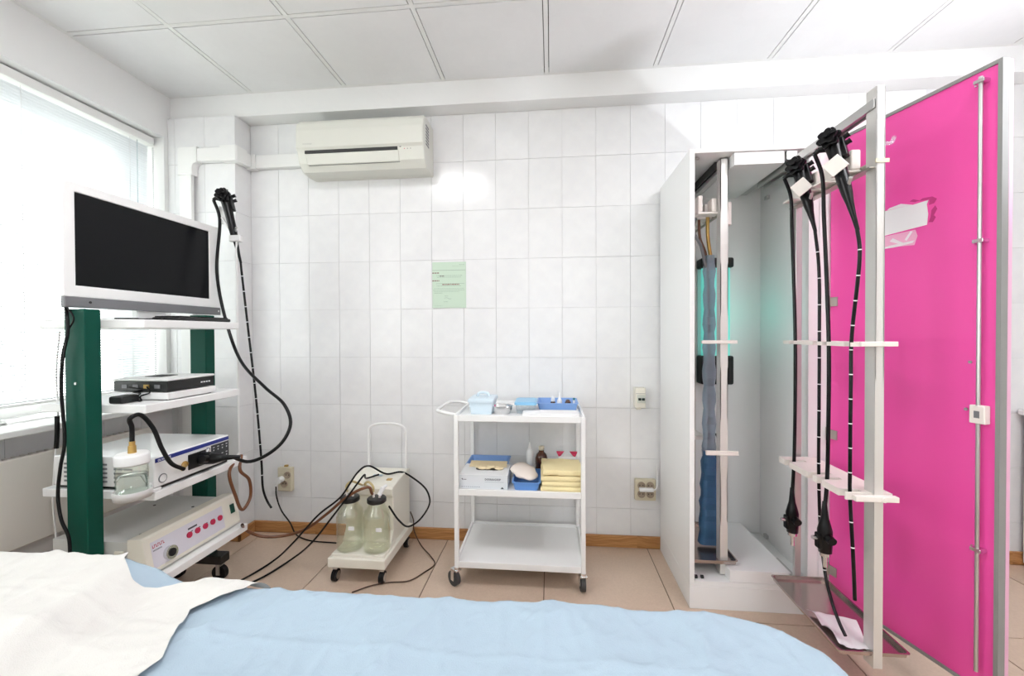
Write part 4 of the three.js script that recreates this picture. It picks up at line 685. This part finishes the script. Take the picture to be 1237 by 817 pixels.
// a comb plate with notches along z, teeth to -x
function comb(xb, xt, z0, z1, y, slots, th = 0.014) {
  const s = new THREE.Shape(); s.moveTo(xb, -z0); s.lineTo(xt, -z0 - 0.0);
  for (const [c, w, d] of slots) { s.lineTo(xt, -(c - w)); s.lineTo(xt + d, -(c - w * 0.7)); s.lineTo(xt + d, -(c + w * 0.7)); s.lineTo(xt, -(c + w)); }
  s.lineTo(xt, -z1); s.lineTo(xb, -z1); s.closePath();
  const g = new THREE.ExtrudeGeometry(s, { depth: th, bevelEnabled: false }); g.rotateX(-Math.PI / 2); g.translate(0, y, 0); return g;
}
{ // rack pulled out of the cabinet
  const px0 = at('z', 1.03, 1057, 450)[0], px1 = at('z', 1.03, 1068, 450)[0], t = thing('scope_rack', 'steel endoscope rack pulled out of the cabinet beside the pink door', 'rack', [1.08, 0.15, 0.8]);
  part(t, 'front_post', merge([bx(px0, px0 + 0.003, 0.148, 2.085, 0.985, 1.03), bx(px0, px1, 0.148, 2.085, 1.027, 1.03, 0.001), bx(px1 - 0.003, px1, 0.148, 2.085, 1.005, 1.03)]), mats.steelBright);
  part(t, 'back_post', bx(1.066, 1.092, 0.17, 2.05, 0.565, 0.583, 0.002), mats.steel);
  part(t, 'top_rail', merge([bx(1.062, 1.096, 2.043, 2.046, 0.25, 1.026), bx(1.062, 1.066, 2.015, 2.043, 0.25, 1.026), bx(1.092, 1.096, 2.015, 2.043, 0.25, 1.026), bx(1.068, 1.09, 2.022, 2.034, 0.45, 1.02)]), mats.steel);
  part(t, 'bottom_rail', bx(1.07, 1.09, 0.155, 0.18, 0.40, 1.026), mats.steel);
  part(t, 'hanger_bar', merge([bx(1.074, 1.084, 1.818, 1.848, 0.56, 1.026), bx(1.05, 1.074, 1.818, 1.822, 0.56, 1.026)]), mats.steelDull);
  for (const z of [0.63, 0.74, 0.83, 0.93]) part(t, 'scope_holder', merge([bx(1.0, 1.073, 1.83, 1.838, z - 0.028, z + 0.028, 0.003), bx(1.04, 1.073, 1.84, 1.91, z - 0.026, z + 0.026, 0.006)]), mats.nylon, 'cream plastic scope holder');
  for (const [a, b] of [[1009, 200], [968, 226]]) part(t, 'name_plate', bx(-0.027, 0.027, -0.027, 0.027, -0.003, 0.003, 0.002).rotateZ(0.62).rotateY(-0.72).translate(...at('x', 0.968, a, b)), mats.nylon, 'cream square tag plate');
  const sl = [[0.672, 0.015, 0.075], [0.828, 0.014, 0.075], [0.882, 0.014, 0.075], [1.0, 0.015, 0.06]];
  part(t, 'guide_bar', comb(1.13, 1.0, 0.61, 1.022, 1.225, sl, 0.014), mats.nylon);
  part(t, 'guide_bar', bx(px0 - 0.05, px1 + 0.035, 1.226, 1.242, 1.0305, 1.042, 0.002), mats.nylon);
  part(t, 'tube_comb', comb(1.13, 0.985, 0.61, 1.022, 0.710, sl, 0.024), mats.nylon);
  part(t, 'tube_comb', merge([bx(px0 - 0.07, px1 + 0.035, 0.714, 0.732, 1.0305, 1.05, 0.002), bar([px1 - 0.012, 0.722, 1.05], [px1 - 0.012, 0.722, 1.054], 0.008, 12)]), mats.nylon);
  part(t, 'tray', trayGeo(0.965, 1.185, 0.59, 1.024, 0.185, 0.014, 0.002, 0.002), mats.trayMetal, 'shallow metal drip tray');
  part(t, 'post_clip', bx(px0 - 0.004, px1 + 0.01, 1.832, 1.845, 1.0305, 1.034), mats.creamDark);
  part(t, 'hook', tube([[px1, 1.9, 1.02], [px1 + 0.025, 1.9, 1.02], [px1 + 0.035, 1.92, 1.02]], 0.006, 16, 8), mats.clearPlastic);
}
{ // tissue on the tray
  const g = new THREE.PlaneGeometry(1, 1, 24, 24), p = g.attributes.position, c = [[0.978, 0.815], [0.985, 1.014], [1.066, 1.014], [1.13, 0.86]];
  for (let i = 0; i < p.count; i++) { const a = p.getX(i) + 0.5, b = p.getY(i) + 0.5, q = (k) => (c[0][k] * (1 - a) + c[3][k] * a) * (1 - b) + (c[1][k] * (1 - a) + c[2][k] * a) * b; const x = q(0), z = q(1); let y = 0.194 + 0.012 * fbm(a * 0.5 + .1, b * 0.5 + .3, 8, 3) + 0.02 * Math.pow(Math.max(0, 1 - a * 4), 2) * Math.abs(Math.sin(b * 7)); p.setXYZ(i, x, y, z); }
  g.computeVertexNormals(); one('paper_tissue', 'crumpled white tissue lying on the rack drip tray', 'tissue', g, mats.tissue);
}
endoscope('black endoscope hanging near the front post of the pulled-out rack', {
  head: [1.0, 1.945, 0.925], grip: [1.005, 1.61, 1.04], face: [-0.75, 0.1, 0.65], base: 0.3,
  ins: [[1.01, 1.54, 1.043], [1.015, 1.25, 1.0], [1.012, 1.10, 1.002], [1.012, 0.8, 1.0], [1.012, 0.725, 1.0], [1.012, 0.5, 1.018], [1.016, 0.37, 1.02]], marks: 13,
  cord: [[1.0, 1.86, 0.865], [1.01, 1.7, 0.862], [1.016, 1.23, 0.882], [1.016, 0.95, 0.882], [1.012, 0.72, 0.882], [1.0, 0.62, 0.889]], conn: [0, -1, 0.02],
}, 'endoscopes on the pulled-out rack');
endoscope('black endoscope hanging deeper in the pulled-out rack with tip on the tissue', {
  head: [1.0, 1.93, 0.725], grip: [1.008, 1.66, 0.815], face: [-0.75, 0.1, 0.65], base: 0.2,
  ins: [[1.014, 1.53, 0.826], [1.016, 1.25, 0.828], [1.016, 1.0, 0.828], [1.016, 0.72, 0.828], [1.022, 0.5, 0.832], [1.03, 0.36, 0.845], [1.02, 0.30, 0.89], [1.012, 0.245, 0.95], [1.01, 0.222, 0.985]], marks: 13,
  cord: [[1.0, 1.85, 0.662], [1.01, 1.7, 0.656], [1.016, 1.23, 0.672], [1.016, 0.95, 0.672], [1.012, 0.72, 0.672], [1.005, 0.59, 0.672]], conn: [0, -1, 0.02],
}, 'endoscopes on the pulled-out rack');
{ // rack still inside the cabinet
  const t = thing('scope_rack', 'steel endoscope rack pushed inside the grey cabinet', 'rack', [0.80, 0.13, 0.3]);
  part(t, 'front_post', merge([bx(0.788, 0.791, 0.135, 2.085, 0.44, 0.485), bx(0.788, 0.822, 0.135, 2.085, 0.482, 0.485), bx(0.819, 0.822, 0.135, 2.085, 0.45, 0.485)]), mats.steelBright);
  part(t, 'back_post', bx(0.79, 0.815, 0.14, 2.04, 0.05, 0.068, 0.002), mats.steelDull);
  part(t, 'top_rail', bx(0.79, 0.818, 2.03, 2.05, 0.05, 0.48), mats.steel);
  part(t, 'bottom_rail', bx(0.79, 0.806, 0.133, 0.15, 0.05, 0.48), mats.steel);
  part(t, 'hanger_bar', bx(0.798, 0.808, 1.835, 1.862, 0.06, 0.48), mats.steelDull);
  for (const z of [0.15, 0.24, 0.33, 0.42]) part(t, 'scope_holder', merge([bx(0.70, 0.797, 1.84, 1.85, z - 0.03, z + 0.03, 0.003), bx(0.70, 0.722, 1.85, 1.93, z - 0.028, z + 0.028, 0.006), bx(0.762, 0.785, 1.85, 1.915, z - 0.028, z + 0.028, 0.006)]), mats.nylon, 'cream plastic scope holder');
  part(t, 'side_plate', bx(0.8225, 0.86, 1.79, 1.90, 0.40, 0.43, 0.003), mats.nylon);
  part(t, 'guide_bar', bx(0.70, 0.86, 1.222, 1.238, 0.486, 0.498, 0.002), mats.nylon);
  part(t, 'tube_comb', merge([comb(0.79, 0.69, 0.1, 0.29, 0.72, [[0.2, 0.012, 0.04]], 0.018), bx(0.72, 0.865, 0.70, 0.72, 0.486, 0.50, 0.002)]), mats.nylon);
  part(t, 'tray', trayGeo(0.66, 0.86, 0.10, 0.50, 0.19, 0.016, 0.002, 0.002), mats.trayMetal, 'shallow metal drip tray');
}
{ // plastic sleeve with a scope in the inner rack
  const x = 0.79, z = 0.34, t = thing('bagged_endoscope', 'endoscope in a bluish plastic sleeve hanging inside the cabinet', 'endoscope', [x, 0.21, z]);
  const mk = (y0, y1, n, w0, w1, d, k) => { const rws = []; for (let i = 0; i <= n; i++) { const v = i / n, y = y0 + (y1 - y0) * v; rws.push([w0 + (w1 - w0) * v + 0.004 * Math.sin(i * 1.9 + k), d + 0.004 * Math.sin(i * 2.7 + k), y]); } return loft(x, z, rws, 0.02); };
  part(t, 'sleeve', mk(0.66, 1.66, 26, 0.031, 0.026, 0.020, 0), mats.bag, 'bluish translucent sleeve');
  part(t, 'lower_bag', mk(0.212, 0.68, 16, 0.048, 0.032, 0.028, 1), mats.bagBlue, 'blue cloth bag end');
  part(t, 'tube', tube([[0.74, 1.85, 0.34], [0.745, 1.75, 0.34], [0.775, 1.66, 0.34], [0.79, 1.2, 0.34], [0.79, 0.7, 0.34]], 0.007, 60, 8), mats.brownHose);
  part(t, 'tube', tube([[0.775, 1.85, 0.36], [0.78, 1.75, 0.35], [0.795, 1.64, 0.35]], 0.009, 40, 8), mats.brass);
  part(t, 'tube', tube([[0.71, 1.84, 0.38], [0.70, 1.78, 0.38], [0.74, 1.70, 0.37], [0.77, 1.6, 0.35]], 0.008, 40, 8), mats.greyPlastic);
}
{ // ultraviolet lamp on the cabinet back
  const x0 = 0.83, x1 = 1.005, t = thing('ultraviolet_lamp', 'turquoise glowing lamp with black ends on the cabinet back wall', 'lamp', [0.917, 0.985, 0.07]);
  part(t, 'end_cap', bx(x0, x1, 1.635, 1.69, 0.034, 0.115, 0.01), mats.black); part(t, 'end_cap', bx(x0, x1, 0.985, 1.145, 0.034, 0.115, 0.01), mats.black);
  part(t, 'reflector', bx(x0 + 0.004, x1 - 0.004, 1.145, 1.635, 0.034, 0.045), mats.white);
  const glow = M({ color: '#8fdcd2', emissive: '#5fdccd', emissiveIntensity: 0.42, roughness: 0.4 });
  for (const x of [x0 + 0.035, (x0 + x1) / 2, x1 - 0.035]) part(t, 'tube', bar([x, 1.1455, 0.082], [x, 1.6345, 0.082], 0.024, 18), glow, 'glowing turquoise tube');
  part(t, 'rating_label', bx(0.93, 0.955, 1.06, 1.08, 0.1152, 0.1158), mats.redPlastic);
  part(t, 'power_lead', tube([[0.97, 0.99, 0.07], [0.97, 0.9, 0.06], [0.985, 0.75, 0.05], [0.95, 0.66, 0.05], [0.93, 0.7, 0.045], [0.94, 0.45, 0.045], [0.92, 0.35, 0.045]], 0.004, 60, 8), mats.rubber);
  const l = new THREE.PointLight('#27d6c0', 0.012); l.position.set(0.13, 0.40, 0.10); l.castShadow = true; l.shadow.radius = 3; l.name = 'lamp_light'; t.add(l);
}
// ================================================================ EXAMINATION COUCH
{
  const X0 = -1.62, X1 = 0.55, Z0 = 1.55, Z1 = 2.28, TOP = 0.645;
  const t = thing('examination_couch', 'dark padded examination couch hidden under blue and white sheets', 'couch', [-0.53, 0, 1.91]);
  part(t, 'mattress', bx(X0 + 0.03, X1 - 0.03, TOP - 0.09, TOP - 0.008, Z0 + 0.03, Z1 - 0.03, 0.03), mats.vinyl);
  part(t, 'frame', merge([bx(X0 + 0.08, X1 - 0.08, TOP - 0.13, TOP - 0.091, Z0 + 0.08, Z0 + 0.12), bx(X0 + 0.08, X1 - 0.08, TOP - 0.13, TOP - 0.091, Z1 - 0.12, Z1 - 0.08), bx(X0 + 0.08, X0 + 0.12, TOP - 0.13, TOP - 0.091, Z0 + 0.12, Z1 - 0.12), bx(X1 - 0.12, X1 - 0.08, TOP - 0.13, TOP - 0.091, Z0 + 0.12, Z1 - 0.12)]), mats.steel);
  for (const x of [X0 + 0.1, X1 - 0.14]) for (const z of [Z0 + 0.1, Z1 - 0.1]) part(t, 'leg', bar([x, 0, z], [x, TOP - 0.13, z], 0.018, 14), mats.steel);
  const pil = new THREE.SphereGeometry(1, 30, 18), pp = pil.attributes.position;
  // sheets: drape over a rounded rectangle, with a low head cushion on the left
  const cushion = (x, z) => { const a = Math.min(1, Math.max(0, (-0.90 - x) / 0.13)), s = a * a * (3 - 2 * a), e = Math.min(1, Math.max(0, (x + 1.66) / 0.25)); const f = e * e * (3 - 2 * e); return 0.05 * s * f; };
  const sheet = (xa, xb, za, zb, nx, nz, lift, wr, clip, hang) => {
    const pos = [], idx = [], uv = [], keep = [];
    const hx = (X1 - X0) / 2, hz = (Z1 - Z0) / 2, cx = (X0 + X1) / 2, cz = (Z0 + Z1) / 2, q = 0.19, r = 0.035;
    for (let j = 0; j <= nz; j++) for (let i = 0; i <= nx; i++) {
      let [x, z] = clip(i / nx, j / nz, xa + (xb - xa) * i / nx, za + (zb - za) * j / nz);
      const sx = x - cx, sz = z - cz, ax = Math.abs(sx) - (hx - q), az = Math.abs(sz) - (hz - q);
      const d = Math.min(Math.max(ax, az), 0) + Math.hypot(Math.max(ax, 0), Math.max(az, 0)) - q;
      let nxn = 0, nzn = 0; if (ax > 0 && az > 0) { const l = Math.hypot(ax, az); nxn = Math.sign(sx) * ax / l; nzn = Math.sign(sz) * az / l; } else if (ax > az) nxn = Math.sign(sx); else nzn = Math.sign(sz);
      const top = TOP + lift + cushion(x, z) + wr(x, z);
      if (d <= -r) pos.push(x, top, z); else {
        const s = d + r, th = Math.min(s / r, Math.PI / 2), rest = Math.max(0, s - r * Math.PI / 2), bx_ = x - nxn * s, bz_ = z - nzn * s, wob = rest > 0 ? 0.02 * Math.min(1, rest * 6) * Math.sin((x - z) * 16) : 0;
        const out = r * Math.sin(th) + lift + wob; pos.push(bx_ + nxn * out, TOP + lift + (cushion(x, z) + wr(x, z)) * Math.cos(th) - r * (1 - Math.cos(th)) - rest, bz_ + nzn * out);
      }
      uv.push(x, z);
    }
    for (let j = 0; j < nz; j++) for (let i = 0; i < nx; i++) { const a = j * (nx + 1) + i; idx.push(a, a + nx + 1, a + 1, a + 1, a + nx + 1, a + nx + 2); }
    const g = new THREE.BufferGeometry(); g.setAttribute('position', new THREE.Float32BufferAttribute(pos, 3)); g.setAttribute('uv', new THREE.Float32BufferAttribute(uv, 2)); g.setIndex(idx); g.computeVertexNormals(); return g;
  };
  const ridge = (x, z, f, o) => Math.pow(1 - Math.abs(2 * vnoise(x * f + o, z * f * 0.5 + o * 2, 4096) - 1), 4);
  const wrBlue = (x, z) => 0.006 * (fbm((x + 3) / 8, (z + 1) / 8, 16, 4) - 0.4) + 0.011 * ridge(x + 0.35 * z, z, 5, 31) + 0.006 * ridge(x - 0.6 * z, z, 8, 77) + 0.004 * ridge(x * 0.3 + z, x, 7, 11) + 0.0032 * ridge(x - 0.2 * z, z * 0.6, 22, 5) + 0.002 * ridge(x + z, z - x, 30, 41) + 0.0025 * Math.exp(-Math.pow((z - 1.74 - 0.02 * x) / 0.008, 2)) + 0.0022 * Math.exp(-Math.pow((x + 0.02) / 0.008, 2)) + 0.0022 * Math.exp(-Math.pow((x + 0.44) / 0.008, 2));
  const wrWhite = (x, z) => wrBlue(x, z) + 0.010 * (fbm((x + 5) / 8, (z + 2) / 8, 24, 4) - 0.3) + 0.012 * ridge(x * 0.8 + z * 0.6, z - x * 0.3, 6, 13) * Math.min(1, Math.max(0, (1.78 - z) / 0.25));
  one('blue_sheet', 'thin light blue disposable sheet covering the couch', 'sheet', sheet(X0 - 0.2, X1 + 0.2, Z0 - 0.22, Z1 + 0.2, 380, 180, 0.004, wrBlue, (a, b, x, z) => [x, z], 0.2), mats.blueSheet);
  one('white_sheet', 'crumpled white paper sheet laid over the head end of the couch', 'sheet', sheet(X0 - 0.12, 0, Z0 - 0.02, Z1 + 0.1, 150, 130, 0.012, wrWhite, (a, b, x, z) => {
    // right edge runs slanting from the far side to the near side
    const e = -0.72 + 0.03 * Math.sin(z * 9) - 0.10 * Math.max(0, 1 - Math.abs(z - 1.66) / 0.14) + 0.16 * Math.max(0, z - 1.75), xa = X0 - 0.12;
    const X = xa + (e - xa) * a, k = Math.min(1, Math.max(0, (X + 1.10) / 0.12)) * (1 - Math.min(1, Math.max(0, (X + 0.95) / 0.16))), far = 1 - b;
    return [X, z - 0.03 * Math.sin(a * 5 + 1) + 0.075 * k * far * far];
  }, 0.1), mats.whiteSheet);
}
// ================================================================ UNSEEN_FLASH STANDS (out of the frame; the second added as frontal fill)
for (const f of UNSEEN_FLASH) {
  const [x, y, z] = f.from, d = V(...f.to).sub(V(x, y, z)).normalize(), t = thing('unseen_flash_stand', f.label, 'flash', [x, 0, z]);
  const hp = (g) => align(g, d.toArray(), f.from);        // head: local z looks along the beam
  part(t, 'pole', bar([x, 0.12, z], [x, y - 0.12, z], 0.012, 12), mats.black);
  for (let i = 0; i < 3; i++) { const a = i * 2.094 + 0.4; part(t, 'leg', bar([x, 0.45, z], [x + 0.38 * Math.cos(a), 0.008, z + 0.38 * Math.sin(a)], 0.008, 10), mats.black); }
  part(t, 'tilt_joint', bar([x, y - 0.125, z], [x - d.x * 0.09, y - d.y * 0.09, z - d.z * 0.09], 0.014, 12), mats.black);
  part(t, 'head', hp(bx(-0.045, 0.045, -0.03, 0.03, -0.14, -0.012, 0.008)), mats.black);
  part(t, 'flash_face', hp(bx(-0.038, 0.038, -0.024, 0.024, -0.0115, -0.006)), M({ color: '#ffffff', emissive: '#f3f7ff', emissiveIntensity: 4 }));
  const l = new THREE.SpotLight('#f3f7ff', f.power, 0, f.angle, 1, 2); l.position.set(0, y, 0); l.target.position.set(d.x, y + d.y, d.z); l.castShadow = true; l.shadow.radius = 2; l.name = 'unseen_flash_light'; t.add(l, l.target);
}
renderer.render(scene, camera);
